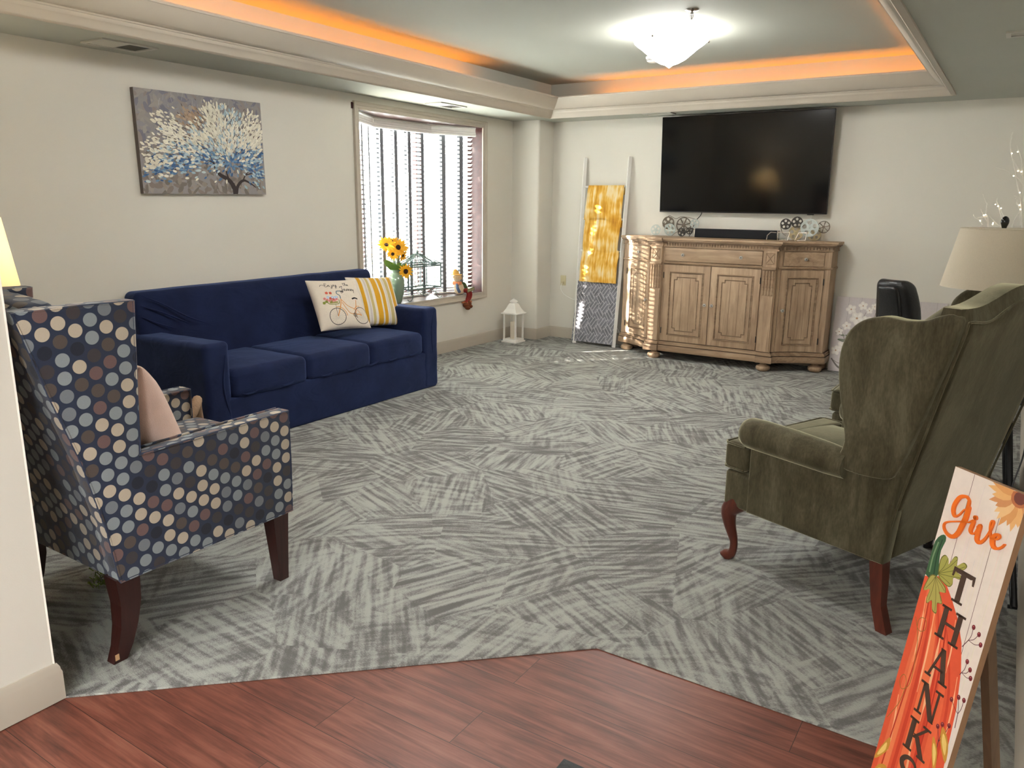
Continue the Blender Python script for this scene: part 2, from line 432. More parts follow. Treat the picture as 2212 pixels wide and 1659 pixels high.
# crown moulding: open coved lip around the tray, lit trough behind it
prof = [(-.03, 2.441), (-.03, 2.428), (-.018, 2.424), (-.014, 2.43), (-.004, 2.426), (.0, 2.433), (.010, 2.430), (.014, 2.438), (.045, 2.470), (.050, 2.469), (.056, 2.478), (.060, 2.488), (.068, 2.489), (.074, 2.497)]
for i in range(9):
    a = i/8; prof.append((.074+.118*a, 2.497+.095*(a**1.7*.75+a*.25)))
prof += [(.200, 2.592), (.203, 2.600), (.200, 2.610), (.186, 2.611), (.06, 2.52), (.0, 2.52)]
def ring(d): return [(TX0+d, TY0+d), (TX1-d*.9, TY0+d), (TX1-d*.9, TY1-d), (TX0+d, TY1-d)]
m = MB(); vs = []; fs = []
for (d, z) in prof: vs += [(x, y, z) for (x, y) in ring(d)]
for i in range(len(prof)-1):
    for j in range(4): fs.append((i*4+j, i*4+(j+1) % 4, (i+1)*4+(j+1) % 4, (i+1)*4+j))
m.add(vs, fs); struct(m.build('trim_crown', M_TRIM, smooth=35))
# baseboards with an eased top
def baseboard(name, pts, h=.125, t=.015):
    """pts: plan polyline at the wall face; board stands t off to the right-hand side of the path"""
    prof = [(0, 0), (t, 0), (t, h-.03), (t-.003, h-.022), (t-.004, h-.012), (t-.010, h), (0, h)]
    P = [Vector(p) for p in pts]; vs = []; fs = []; n = len(prof)
    for i, p in enumerate(P):
        d0 = (P[i]-P[i-1]).normalized() if i > 0 else (P[1]-P[0]).normalized()
        d1 = (P[i+1]-P[i]).normalized() if i < len(P)-1 else d0
        n0 = Vector((d0.y, -d0.x)); n1 = Vector((d1.y, -d1.x)); mm = (n0+n1).normalized(); k = 1/max(.3, mm.dot(n0))
        for (o, z) in prof: q = p+mm*o*k; vs.append((q.x, q.y, z))
    for i in range(len(P)-1):
        for j in range(n-1): fs.append((i*n+j, i*n+j+1, (i+1)*n+j+1, (i+1)*n+j))
    fs.append(tuple(range(n))); fs.append(tuple(reversed([(len(P)-1)*n+j for j in range(n)])))
    m = MB(); m.add(vs, fs); return struct(m.build(name, M_TRIM, smooth=35))
baseboard('baseboard_left', [(XL, 1.02), (XL, 7.59), (-4.588, 7.59), (-4.588, YB), (XR, YB)])
baseboard('baseboard_right', [(XR, YB-.02), (XR, HY0)])
baseboard('baseboard_front', [(HX0, HY0), (HX0, 1.018), (XL, 1.018)])
# hall crown is out of view; left/back wall casing of the bay window
def casing(name, y0, y1, z0, z1, x):
    m = MB(); steps = [(.0, .016, .022), (.016, .045, .014), (.045, .062, .024)]
    P = [(0.0, .012), (.010, .016), (.014, .012), (.030, .012), (.034, .018), (.048, .021), (.056, .027), (.064, .027), (.064, 0)]
    prof = [(0, 0)]+P
    def cor(d): return [(y0-d, z0-d), (y1+d, z0-d), (y1+d, z1+d), (y0-d, z1+d)]
    vs = []; fs = []
    for (d, h) in prof: vs += [(x+h, a, b) for (a, b) in cor(d)]
    for i in range(len(prof)-1):
        for j in range(4): fs.append((i*4+j, (i+1)*4+j, (i+1)*4+(j+1) % 4, i*4+(j+1) % 4))
    m.add(vs, fs); return struct(m.build(name, M_TRIM, smooth=35))
casing('trim_window', y0, y1, z0, z1, XL)

# ------------------------------------------------------------------ bay window
PL = [(-4.93, 5.13), (-5.02, 5.13), (-5.37, 5.60), (-5.37, 6.46), (-5.06, 6.985), (-4.93, 6.99)]   # inner plan of the bay
m = MB()
o = [(-4.93, 5.05), (-5.06, 5.05), (-5.46, 5.55), (-5.46, 6.51), (-5.12, 7.07), (-4.93, 7.07)]
m.prism([Vector(p) for p in o], z0-.05, z0, 'z'); m.prism([Vector(p) for p in o], z1, z1+.05, 'z')
m.box(-5.08, XL+.001, y0-.03, y0, z0, z1); m.box(-5.10, XL+.001, y1, y1+.03, z0, z1)
wf = struct(m.build('window_1', M_MAHOG, smooth=0), 'three-sided bay window lined in mahogany')
segs = [((-5.02, 5.12), (-5.37, 5.60)), ((-5.37, 5.60), (-5.37, 6.46)), ((-5.37, 6.46), (-5.08, 6.995))]
M_GLASS, nt, b = newmat('window_glass')
for n_ in list(nt.nodes):
    if n_.type == 'BSDF_PRINCIPLED': nt.nodes.remove(n_)
tr = nt.nodes.new('ShaderNodeBsdfTransparent'); gl = nt.nodes.new('ShaderNodeBsdfGlossy'); gl.inputs['Roughness'].default_value = .02
mx = nt.nodes.new('ShaderNodeMixShader'); mx.inputs[0].default_value = .05
nt.links.new(tr.outputs[0], mx.inputs[1]); nt.links.new(gl.outputs[0], mx.inputs[2]); nt.links.new(mx.outputs[0], nt.nodes['Material Output'].inputs[0])
for a, b_ in segs:
    A = Vector(a); B = Vector(b_); d = (B-A).normalized(); nrm = Vector((d.y, -d.x)); L_ = (B-A).length
    def bar(m, s0, s1, za, zb, t=.05):
        q = [A+d*s0, A+d*s1]; P = [q[0]+nrm*0, q[1]+nrm*0, q[1]-nrm*t, q[0]-nrm*t]
        m.prism([Vector((p.x, p.y)) for p in P], za, zb, 'z')
    m = MB(); w = .05
    bar(m, 0, w, z0, z1); bar(m, L_-w, L_, z0, z1); bar(m, w, L_-w, z0, z0+w); bar(m, w, L_-w, z1-w, z1)
    fr = m.build('window_frame', M_MAHOG, wf, smooth=0)
    m = MB(); q0 = A+d*w-nrm*.025; q1 = A+d*(L_-w)-nrm*.025
    m.add([(q0.x, q0.y, z0+w), (q1.x, q1.y, z0+w), (q1.x, q1.y, z1-w), (q0.x, q0.y, z1-w)], [(0, 1, 2, 3)]); m.build('glass_pane', M_GLASS, wf, smooth=0)

# white wooden slat blinds, one to each side of the bay
M_WHITE = simple('white_painted_wood', srgb(236, 236, 230), .4, var=.015)
M_TAPE = simple('grey_cloth_tape', srgb(104, 106, 112), .9, var=.04)
VAL = [((-4.995, 5.18), (-5.20, 5.615)), ((-5.20, 5.62), (-5.155, 6.43)), ((-5.152, 6.437), (-4.965, 6.90))]
BL = [((-5.055, 5.20), (-5.285, 5.60)), ((-5.30, 5.64), (-5.30, 6.42)), ((-5.27, 6.475), (-5.085, 6.86))]
VAL = [((-4.99, 5.19), (-5.205, 5.615)), ((-5.205, 5.615), (-5.165, 6.425)), ((-5.165, 6.425), (-4.955, 6.895))]
BL = [((-5.04, 5.18), (-5.262, 5.605)), ((-5.265, 5.655), (-5.225, 6.41)), ((-5.215, 6.47), (-5.02, 6.915))]
bn = ['white slat blind over the left pane of the bay window', 'widest white slat blind, at the middle of the bay window', 'white slat blind beside the dark wooden jamb, right side of the bay']
TILT = radians(29)
for k in range(3):
    A = Vector(BL[k][0]); B = Vector(BL[k][1]); d = (B-A).normalized(); L_ = (B-A).length; ang = atan2(d.y, d.x)
    t = thing('window_blind', bn[k], 'window blind', (A.x, A.y, 0), ang, 'white slat blinds in the bay window')
    VA = Vector(VAL[k][0]); VB = Vector(VAL[k][1])
    # valance board (local: along x, room side is -y)
    R = Matrix.Rotation(-ang, 4, 'Z') @ Matrix.Translation((-A.x, -A.y, 0))
    m = MB(); m.M = R; dv = (VB-VA).normalized(); nv = Vector((dv.y, -dv.x))
    pr = [(0, 2.318), (.010, 2.318), (.012, 2.305), (.006, 2.295), (.006, 2.270), (.012, 2.262), (.012, 2.250), (.020, 2.240), (.020, 2.225), (.014, 2.222), (0, 2.222)]
    vs = []; n = len(pr)
    for q in (VA, VB):
        for (o_, z) in pr: p = q+nv*(o_-.012); vs.append((p.x, p.y, z))
    fs = [(i, i+n, (i+1) % n+n, (i+1) % n) for i in range(n)]+[tuple(range(n)), tuple(reversed(range(n, 2*n)))]
    m.add(vs, fs); m.build('valance', M_WHITE, t, smooth=30)
    m = MB(); m.box(0.01, L_-.01, -.02, .03, 2.27, 2.315); m.build('headrail', M_WHITE, t, smooth=0)
    z = z0+.045; i = 0
    m = MB(); ct, stt = cos(TILT), sin(TILT)
    while z < 2.26:
        hw, th = .0245, .0013
        # slat: outer long edge lower than inner edge
        for (dx0, dx1) in ((.004, L_-.004),):
            pts = [(-hw*ct-th*stt, hw*stt-th*ct), (hw*ct-th*stt, -hw*stt-th*ct), (hw*ct+th*stt, -hw*stt+th*ct), (-hw*ct+th*stt, hw*stt+th*ct)]
            vs = [(x, p[0], z+p[1]) for x in (dx0, dx1) for p in pts]
            m.add(vs, [(0, 4, 5, 1), (1, 5, 6, 2), (2, 6, 7, 3), (3, 7, 4, 0), (0, 1, 2, 3), (7, 6, 5, 4)])
        z += .0435; i += 1
    m.build('slats', M_WHITE, t, smooth=0)['kind'] = 'stuff'
    m = MB(); m.box(.004, L_-.004, -.025, .025, z0+.004, z0+.02); m.build('bottom_rail', M_WHITE, t, smooth=0)
    tp = {0: (.14, .36), 1: (.09, .28, .47, .66), 2: (.13, .34)}[k]
    for x in tp:
        m = MB(); m.box(x-.021, x+.021, -.0275, -.0265, z0+.02, 2.27); m.box(x-.021, x+.021, .0265, .0275, z0+.02, 2.27)
        m.build('cloth_tape', M_TAPE, t, smooth=0)
    for x in ((L_-.12,) if k == 2 else ()):
        for q in (0, .018):
            m = MB(); m.tube([(x+q, -.034, 2.24), (x+q, -.034, 1.62-q*6)], .0012, 5); m.lathe([(0, 1.62-q*6), (.005, 1.61-q*6), (.006, 1.585-q*6), (0, 1.58-q*6)], 8, x+q, -.034); m.build('pull_cord', M_WHITE, t)

# outdoors: paved ground and the pale house across the way
m = MB(); m.box(-60, -5.6, -40, 60, -.45, -.4); struct(m.build('ground', simple('pale_concrete', srgb(200, 200, 196), .9, var=.05, nscale=2), smooth=0))
t = thing('house', 'pale house across the street seen through the blinds', 'house', (-22, 30, -.4), radians(-30))
m = MB(); m.box(-6, 6, -4, 4, 0, 3.4); m.build('wall', simple('pale_siding', srgb(205, 212, 216), .8, var=.03), t, smooth=0)
m = MB(); m.prism([(-4.6, 3.3), (4.6, 3.3), (0, 5.2)], -6.4, 6.4, 'x'); m.build('roof', simple('grey_shingles', srgb(120, 128, 134), .9, var=.1, nscale=20), t, smooth=0)
for x in (-4, -1.2, 1.6, 4.2):
    m = MB(); m.box(x-.6, x+.6, -4.05, -3.98, 1.0, 2.4); m.build('window', simple('house_window_%d' % int(x*10), srgb(90, 110, 125), .1, var=.02), t, smooth=0)

# window added in the right wall (out of frame) to bring in side daylight
m = MB()
for (a, b, c, d) in ((-1.5, -1.45, .85, 2.3), (-.85, -.8, .85, 2.3), (-1.45, -.85, .85, .90), (-1.45, -.85, 2.25, 2.3)): m.box(XR+.03, XR+.09, a, b, c, d)
w2 = struct(m.build('window_added', M_WHITE, smooth=0), 'unseen white framed window added beside the viewer for side daylight')
m = MB(); m.add([(XR+.06, -1.45, .90), (XR+.06, -.85, .90), (XR+.06, -.85, 2.25), (XR+.06, -1.45, 2.25)], [(0, 1, 2, 3)]); m.build('glass_pane', M_GLASS, w2, smooth=0)
# ------------------------------------------------------------------ lights of the room, with added unseen ones
def emis(name, col, s):
    m, nt, b = newmat(name); b.inputs['Base Color'].default_value = (*col, 1)
    f = noise(nt, coords(nt), 3, 2)
    nt.links.new(ramp(nt, f, [(.3, tuple(c*.97 for c in col)), (.7, col)]), b.inputs['Emission Color'])
    b.inputs['Emission Strength'].default_value = s; return m
# amber LED tape lying in the trough behind the crown
M_LED = emis('amber_led_tape', (1.0, .29, .012), 24)
def led(name, x0, x1, y0, y1, label):
    m = MB(); m.box(x0, x1, y0, y1, 2.523, 2.529); tag(m.build(name, M_LED, smooth=0), label, 'led strip', 'amber LED strips in the ceiling trough')
led('led_strip', TX0+.055, TX0+.067, 1.4, 5.9, 'amber LED strip glowing behind the left crown moulding')
led('led_strip', -3.75, TX1-.12, TY1-.067, TY1-.055, 'amber LED strip glowing behind the back crown moulding above the television')
led('led_strip', TX1-.067, TX1-.055, 1.4, 7.1, 'amber LED strip hidden behind the right crown moulding')
# flush-mount ceiling light
t = thing('ceiling_light', 'lit white glass bowl ceiling light on the raised ceiling', 'ceiling light', (-2.30, 5.60, 2.76))
M_BOWL = emis('lit_frosted_glass', (1.0, .985, .96), 20)
m = MB(); prof = [(.0, -.27), (.012, -.262), (.03, -.248), (.07, -.235), (.12, -.207), (.17, -.165), (.21, -.13), (.245, -.105), (.268, -.085), (.272, -.07), (.26, -.062)]
prof = [(r*.96, z*.93) for r, z in prof]
m.lathe(prof, 40); m.build('glass_bowl', M_BOWL, t)
m = MB(); m.lathe([(.0, 0), (.15, 0), (.15, -.02), (.12, -.035), (0, -.035)], 32); m.build('canopy', M_WHITE, t)
M_CHROME = simple('brushed_nickel', srgb(170, 165, 160), .25, 1.0, var=.03)
for a in (20, 140, 260):
    a = radians(a+5); m = MB(); m.tube([(.12*cos(a), .12*sin(a), -.02), (.262*cos(a), .262*sin(a), -.058), (.268*cos(a), .268*sin(a), -.07)], .004, 6); m.sphere((.268*cos(a), .268*sin(a), -.075), .010); m.build('clip', M_CHROME, t)
pl = bpy.data.lights.new('ceiling_light_bulb', 'POINT'); pl.energy = 5; pl.color = (1, .97, .92); pl.shadow_soft_size = .06
po = bpy.data.objects.new('ceiling_light_bulb', pl); COL.objects.link(po); po.location = (0, 0, -.045); po.parent = t
added_bowl = copy_tree(t); added_bowl.location = (-2.60, 3.10, 2.76); added_bowl['label'] = 'added lit white glass bowl ceiling light, out of view, brightening the left wall'  # extra bowl light added out of view to brighten left wall and carpet
# ceiling panels added unseen behind the viewer to light the hall and room
M_HALL_FILL = emis('hall_fill_panel', (1.0, .985, .96), 16)
for i, (x, y) in enumerate(((-1.1, -1.2), (-1.1, -2.8))):
    m = MB(); m.box(x-.45, x+.45, y-.3, y+.3, 2.425, 2.439)
    tag(m.build('added_panel_light', M_HALL_FILL, smooth=0), ['unseen white panel light added in the hall, nearer the lounge', 'unseen white panel light added in the hall, farther from the lounge'][i], 'ceiling light', 'added hall ceiling panels')

# ================================================================== FURNITURE
def nz(x, y, z, s=1.0):
    from mathutils import noise as mn
    return mn.noise(Vector((x*s, y*s, z*s)))
# ---- polka-dot fabric (uv in metres)
def polka_mat():
    m, nt, b = newmat('polka_dot_upholstery'); L = nt.links
    uvn = nt.nodes.new('ShaderNodeUVMap'); uvn.uv_map = 'UVMap'
    sp = nt.nodes.new('ShaderNodeSeparateXYZ'); L.new(uvn.outputs[0], sp.inputs[0])
    CX, CY, R = .0960, .0560, .0215
    def lattice(ox, oy, seed):
        u = math_n(nt, 'ADD', math_n(nt, 'DIVIDE', sp.outputs[0], CX), ox); v = math_n(nt, 'ADD', math_n(nt, 'DIVIDE', sp.outputs[1], CY), oy)
        iu = math_n(nt, 'FLOOR', u); iv = math_n(nt, 'FLOOR', v)
        du = math_n(nt, 'MULTIPLY', math_n(nt, 'SUBTRACT', math_n(nt, 'SUBTRACT', u, iu), .5), CX)
        dv = math_n(nt, 'MULTIPLY', math_n(nt, 'SUBTRACT', math_n(nt, 'SUBTRACT', v, iv), .5), CY)
        d = math_n(nt, 'SQRT', math_n(nt, 'ADD', math_n(nt, 'MULTIPLY', du, du), math_n(nt, 'MULTIPLY', dv, dv)))
        msk = math_n(nt, 'SUBTRACT', 1.0, math_n(nt, 'SMOOTH_MIN', 1.0, math_n(nt, 'MAXIMUM', 0.0, math_n(nt, 'MULTIPLY', math_n(nt, 'SUBTRACT', d, R-.0006), 900.0)), 0.0))
        cv = nt.nodes.new('ShaderNodeCombineXYZ'); L.new(iu, cv.inputs[0]); L.new(iv, cv.inputs[1]); cv.inputs[2].default_value = seed
        wn_ = nt.nodes.new('ShaderNodeTexWhiteNoise'); L.new(cv.outputs[0], wn_.inputs[0])
        c = ramp(nt, wn_.outputs['Value'], [(0, srgb(186, 174, 156)), (.22, srgb(138, 146, 150)), (.44, srgb(110, 86, 84)), (.56, srgb(84, 74, 68)), (.70, srgb(62, 56, 58)), (.80, srgb(30, 34, 48)), (.88, srgb(118, 124, 130))], 'CONSTANT')
        return msk, c
    m1, c1 = lattice(0.0, 0.0, 1.0); m2, c2 = lattice(.5, .5, 5.0)
    c = mixc(nt, m1, srgb(38, 48, 70), c1); c = mixc(nt, m2, c, c2)
    v = coords(nt); wv = noise(nt, v, 700, 2)
    c = mixc(nt, 1.0, c, ramp(nt, wv, [(.3, (.82,)*3), (.7, (1.08,)*3)]), 'MULTIPLY')
    L.new(c, b.inputs['Base Color']); b.inputs['Roughness'].default_value = .85; b.inputs['Sheen Weight'].default_value = .25
    b.inputs['Specular IOR Level'].default_value = .3
    bump(nt, b, wv, .3, .002); return m
M_POLKA = polka_mat()
M_DLEG = wood_mat('dark_espresso_wood', [(.3, srgb(34, 16, 14)), (.7, srgb(62, 30, 26))], rough=.35)
t = thing('armchair', 'navy wing armchair with multicoloured polka dots and tall square back', 'armchair', (-2.72, 1.257, 0))
WX = .36
side = [(0.0, .29), (.742, .297), (.752, .722), (.116, .704), (.152, 1.222), (-.222, 1.222), (-.150, .973), (-.078, .735), (-.022, .482)]
for sx in (1, -1):
    m = MB(); a, b_ = (WX-.078, WX) if sx > 0 else (-WX, -WX+.078)
    m.prism(side, a, b_, 'x', .012, 3); m.build('side_panel', M_POLKA, t, uv=True, smooth=50)
    # welting along the outer edges
    for off in (0,):
        x = sx*(WX-.004)
        m = MB(); path = [(x, .003, .296), (x, -.020, .482), (x, -.075, .735), (x, -.148, .973), (x, -.216, 1.217), (x, -.02, 1.2195), (x, .146, 1.219), (x, .128, .95), (x, .117, .71), (x, .45, .7145), (x, .746, .719), (x, .744, .50), (x, .738, .300), (x, .37, .297), (x, .003, .293)]
        m.tube(path, .0055, 7); m.build('welting', M_POLKA, t, uv=True)
    xi = sx*(WX-.08)
    m = MB(); m.tube([(xi, .12, .708), (xi, .45, .7155), (xi, .746, .719), (xi, .742, .5)], .005, 7); m.build('welting', M_POLKA, t, uv=True)
m = MB()
def backshape(x, y, z):
    k = 1-(x/.33)**2
    return (x, y-.012*max(0, k)*(1 if y < .0 else -1)+(.0), z+.018*max(0, k)*(1 if z > .9 else 0))
m.prism([(0.004, .293), (.12, .293), (.10, .55), (.03, .9), (-.06, 1.215), (-.21, 1.215), (-.148, .973), (-.076, .735), (-.018, .482)], -WX+.01, WX-.01, 'x', .012, 3)
m.build('backrest', M_POLKA, t, uv=True, smooth=50)
m = MB(); m.rbox(-.28, .28, -.12, -.0, 1.16, 1.242, .035, 4, 6, f=lambda x, y, z: (x, y-.045, z+.004-.02*(x/.28)**2)); m.build('back_top_roll', M_POLKA, t, uv=True)
m = MB(); m.rbox(-WX+.085, WX-.085, .02, .775, .44, .595, .035, 4, 8, f=lambda x, y, z: (x, y, z+(.025*(1-(x/.3)**2)*(1-((y-.4)/.4)**2) if z > .52 else 0)))
m.build('seat_cushion', M_POLKA, t, uv=True)
m = MB(); m.rbox(-WX+.08, WX-.08, .01, .74, .295, .44, .01, 2, 2); m.build('seat_frame', M_POLKA, t, uv=True)
for sx in (1, -1):
    # tapered front leg, splayed square rear leg
    m = MB(); x = sx*(WX-.045)
    def taper(ctr, hws):
        vs = []; fs = []
        for (cx, cy, cz), (hx, hy) in zip(ctr, hws): vs += [(cx-hx, cy-hy, cz), (cx+hx, cy-hy, cz), (cx+hx, cy+hy, cz), (cx-hx, cy+hy, cz)]
        n = len(ctr)
        for i in range(n-1):
            for j in range(4): fs.append((i*4+j, i*4+(j+1) % 4, (i+1)*4+(j+1) % 4, (i+1)*4+j))
        fs.append((3, 2, 1, 0)); fs.append(((n-1)*4, (n-1)*4+1, (n-1)*4+2, (n-1)*4+3)); return vs, fs
    vs, fs = taper([(x, .695, 0), (x, .69, .15), (x, .685, .31)], [(.021, .022), (.028, .029), (.036, .038)])
    m.add(vs, fs); m.build('leg', M_DLEG, t, smooth=0)
    m = MB(); cs = [(x+.004*sx, -.018, 0), (x+.002*sx, .006, .05), (x, .026, .12), (x, .036, .2), (x, .032, .30)]
    vs, fs = taper(cs, [(.021, .024), (.024, .027), (.028, .031), (.033, .036), (.038, .042)])
    m.add(vs, fs); lg = m.build('leg', M_DLEG, t, smooth=0)
    if sx > 0:
        m = MB(); m.box(x+.0262, x+.0275, -.036, -.022, .012, .034); m.M = Matrix.Identity(4); m.build('bare_chip', simple('bare_wood_chip', srgb(190, 150, 110), .8), lg, smooth=0)

# ---- pillow builder: square cushion, local x right, z up, face -y... front surface at +y
def pillow_fn(w, h, T, pinch=.10, seed=0):
    def P(u, v, side=1, lift=0):
        """u,v in -1..1"""
        e = max(0, (1-u*u))*max(0, (1-v*v)); th = T*(e**.42)
        x = u*w/2*(1-pinch*(1-v*v)*abs(u)**3*(1 if True else 0)); z = v*h/2*(1-pinch*(1-u*u)*abs(v)**3)
        wr = .006*nz(u*2.2+seed, v*2.2, seed)*min(1, e*3)
        return (x, side*(th+lift)+wr, z)
    return P
def pillow(mb, P, n=26, col=None, colfn=None):
    for side in (1, -1):
        vs = []; 
        for i in range(n+1):
            for j in range(n+1):
                u = sin((i/n-.5)*pi); v = sin((j/n-.5)*pi); vs.append(P(u, v, side))
        for i in range(n):
            for j in range(n):
                f = (i*(n+1)+j, (i+1)*(n+1)+j, (i+1)*(n+1)+j+1, i*(n+1)+j+1)
                if side > 0: f = tuple(reversed(f))
                c = colfn(sin(((i+.5)/n-.5)*pi), sin(((j+.5)/n-.5)*pi)) if colfn else col
                mb.add([vs[k] for k in f], [(0, 1, 2, 3)], col=c)
def weld(o):
    import bmesh
    b = bmesh.new(); b.from_mesh(o.data); bmesh.ops.remove_doubles(b, verts=b.verts, dist=1e-5); b.to_mesh(o.data); b.free()
    o.data.polygons.foreach_set('use_smooth', [True]*len(o.data.polygons)); return o
def cloth(name, col, var=.05, sheen=.3, bs=350, bmp=.35, rough=.95):
    return simple(name, col, rough, var=var, nscale=14, bmp=bmp, bscale=bs, sheen=sheen, spec=.2)
M_BLUSH = cloth('blush_linen', srgb(222, 192, 178))
m = MB(); P = pillow_fn(.50, .46, .105, .07, 3); pillow(m, P, 22, col=(1, 1, 1))
pl_ = weld(m.build('throw_pillow', M_BLUSH, smooth=60)); tag(pl_, 'plain blush pink pillow on the seat of the polka dot armchair', 'pillow')
pl_.location = (-2.67, 1.50, .775); pl_.rotation_euler = (radians(21), 0, radians(4))

# ---- basket handle and green tinsel near the armchair
M_TAN = simple('tan_woven_handle', srgb(150, 122, 96), .8, var=.15, nscale=40, bmp=.5, bscale=120)
t = thing('basket', 'tan basket with thick rounded handle between polka dot armchair and sofa', 'basket', (-3.435, 2.245, 0))
m = MB(); m.lathe([(.10, 0), (.12, .02), (.14, .18), (.15, .32), (.145, .33), (.13, .30), (.11, .03), (0, .025)], 28); m.build('body', M_TAN, t)
m = MB(); m.tube(bez([(.02, -.13, .26), (.07, -.15, .34), (.13, -.13, .42), (.165, -.08, .50), (.14, -.02, .555), (.08, .03, .56), (.03, .06, .50), (.0, .10, .30)], 6), .024, 10); m.build('handle', M_TAN, t)
M_TINSEL = simple('green_tinsel', srgb(92, 112, 30), .3, .3, var=.5, nscale=120)
m = MB(); rnd = random.Random(4)
for i in range(260):
    a = rnd.uniform(0, 6.28); r = rnd.uniform(0, .07); x, y, z = r*cos(a)*1.3, r*sin(a), rnd.uniform(.004, .05)
    d = Vector((rnd.uniform(-1, 1), rnd.uniform(-1, 1), rnd.uniform(-.2, 1))).normalized()*.022; w_ = d.orthogonal().normalized()*.002
    p = Vector((x, y, z)); m.add([tuple(p-w_), tuple(p+w_), tuple(p+w_+d), tuple(p-w_+d)], [(0, 1, 2, 3)])
o = m.build('tinsel_ball', M_TINSEL, smooth=0); o.location = (-2.93, 1.52, 0); tag(o, 'small bunch of glittery green tinsel on carpet under polka dot armchair', 'decoration')

# ---- left lit table lamp on its side table
def shade(mb, r0, r1, h, z, n=40, th=.002):
    mb.lathe([(r0, z), (r1, z+h), (r1-th, z+h), (r0-th, z), (r0, z)], n)
def translucent(name, col, tr=.45):
    m, nt, b = newmat(name); L = nt.links; v = coords(nt)
    f = noise(nt, v, 300, 2); c = ramp(nt, f, [(.3, tuple(q*.94 for q in col)), (.7, col)]); L.new(c, b.inputs['Base Color']); b.inputs['Roughness'].default_value = .9
    b.inputs['Specular IOR Level'].default_value = .1
    tl = nt.nodes.new('ShaderNodeBsdfTranslucent'); L.new(c, tl.inputs[0]); mx = nt.nodes.new('ShaderNodeMixShader'); mx.inputs[0].default_value = tr
    L.new(b.outputs[0], mx.inputs[1]); L.new(tl.outputs[0], mx.inputs[2]); L.new(mx.outputs[0], nt.nodes['Material Output'].inputs[0]); return m
M_BLACK = simple('black_painted_metal', srgb(22, 22, 23), .4, .3, var=.1)
t = thing('table_lamp', 'lit table lamp with cream tapered shade behind the polka dot armchair', 'table lamp', (-3.86, 1.53, .62))
m = MB(); shade(m, .205, .165, .30, .535); m.build('lamp_shade', translucent('lit_cream_shade', srgb(245, 232, 205), .6), t)
m = MB(); m.lathe([(0, 0), (.075, 0), (.078, .012), (.03, .03), (.025, .05), (.07, .13), (.085, .22), (.06, .32), (.02, .38), (.012, .42), (.012, .6), (0, .6)], 28); m.build('base', simple('bronze_ceramic', srgb(84, 62, 46), .3), t)
m = MB(); m.sphere((0, 0, .68), .03, 12, 8); m.build('bulb', emis('warm_lit_bulb', (1, .8, .5), 12), t)
lb = bpy.data.lights.new('table_lamp_bulb', 'POINT'); lb.energy = 8; lb.color = (1, .88, .70); lb.shadow_soft_size = .035
lo = bpy.data.objects.new('table_lamp_bulb', lb); COL.objects.link(lo); lo.location = (0, 0, .72); lo.parent = t
t = thing('side_table', 'small dark wooden side table holding the lit cream lamp', 'side table', (-3.86, 1.53, 0))
m = MB(); m.lathe([(0, .595), (.25, .595), (.26, .605), (.25, .62), (0, .62)], 32); m.build('tabletop', M_DLEG, t)
for a in (45, 135, 225, 315):
    a = radians(a); m = MB(); m.tube([(.19*cos(a), .19*sin(a), 0), (.17*cos(a), .17*sin(a), .60)], [.014, .02], 8); m.build('leg', M_DLEG, t)

# ---- navy slip-covered sofa
def navy():
    m, nt, b = newmat('navy_stretch_slipcover'); L = nt.links; v = coords(nt)
    w1 = noise(nt, coords(nt, scale=(1, 1, 2.5)), 260, 2)
    c = ramp(nt, noise(nt, v, 5, 4), [(.3, srgb(19, 27, 56)), (.7, srgb(28, 38, 72))])
    L.new(c, b.inputs['Base Color']); b.inputs['Roughness'].default_value = .9; b.inputs['Sheen Weight'].default_value = .3
    b.inputs['Sheen Roughness'].default_value = .45; b.inputs['Sheen Tint'].default_value = (.3, .45, 1, 1); b.inputs['Specular IOR Level'].default_value = .2
    wr = nt.nodes.new('ShaderNodeTexNoise'); wr.inputs['Scale'].default_value = 6; wr.inputs['Detail'].default_value = 3; wr.inputs['Distortion'].default_value = 1.2
    L.new(coords(nt, scale=(1, .6, 1.6)), wr.inputs['Vector'])
    b1 = nt.nodes.new('ShaderNodeBump'); b1.inputs['Strength'].default_value = .35; b1.inputs['Distance'].default_value = .02; L.new(wr.outputs['Fac'], b1.inputs['Height'])
    b2 = nt.nodes.new('ShaderNodeBump'); b2.inputs['Strength'].default_value = .4; b2.inputs['Distance'].default_value = .002; L.new(w1, b2.inputs['Height']); L.new(b1.outputs[0], b2.inputs['Normal'])
    L.new(b2.outputs[0], b.inputs['Normal']); return m
M_NAVY = navy()
t = thing('sofa', 'long navy blue slip-covered sofa with three seat cushions against left wall', 'sofa', (-4.06, 3.96, 0))
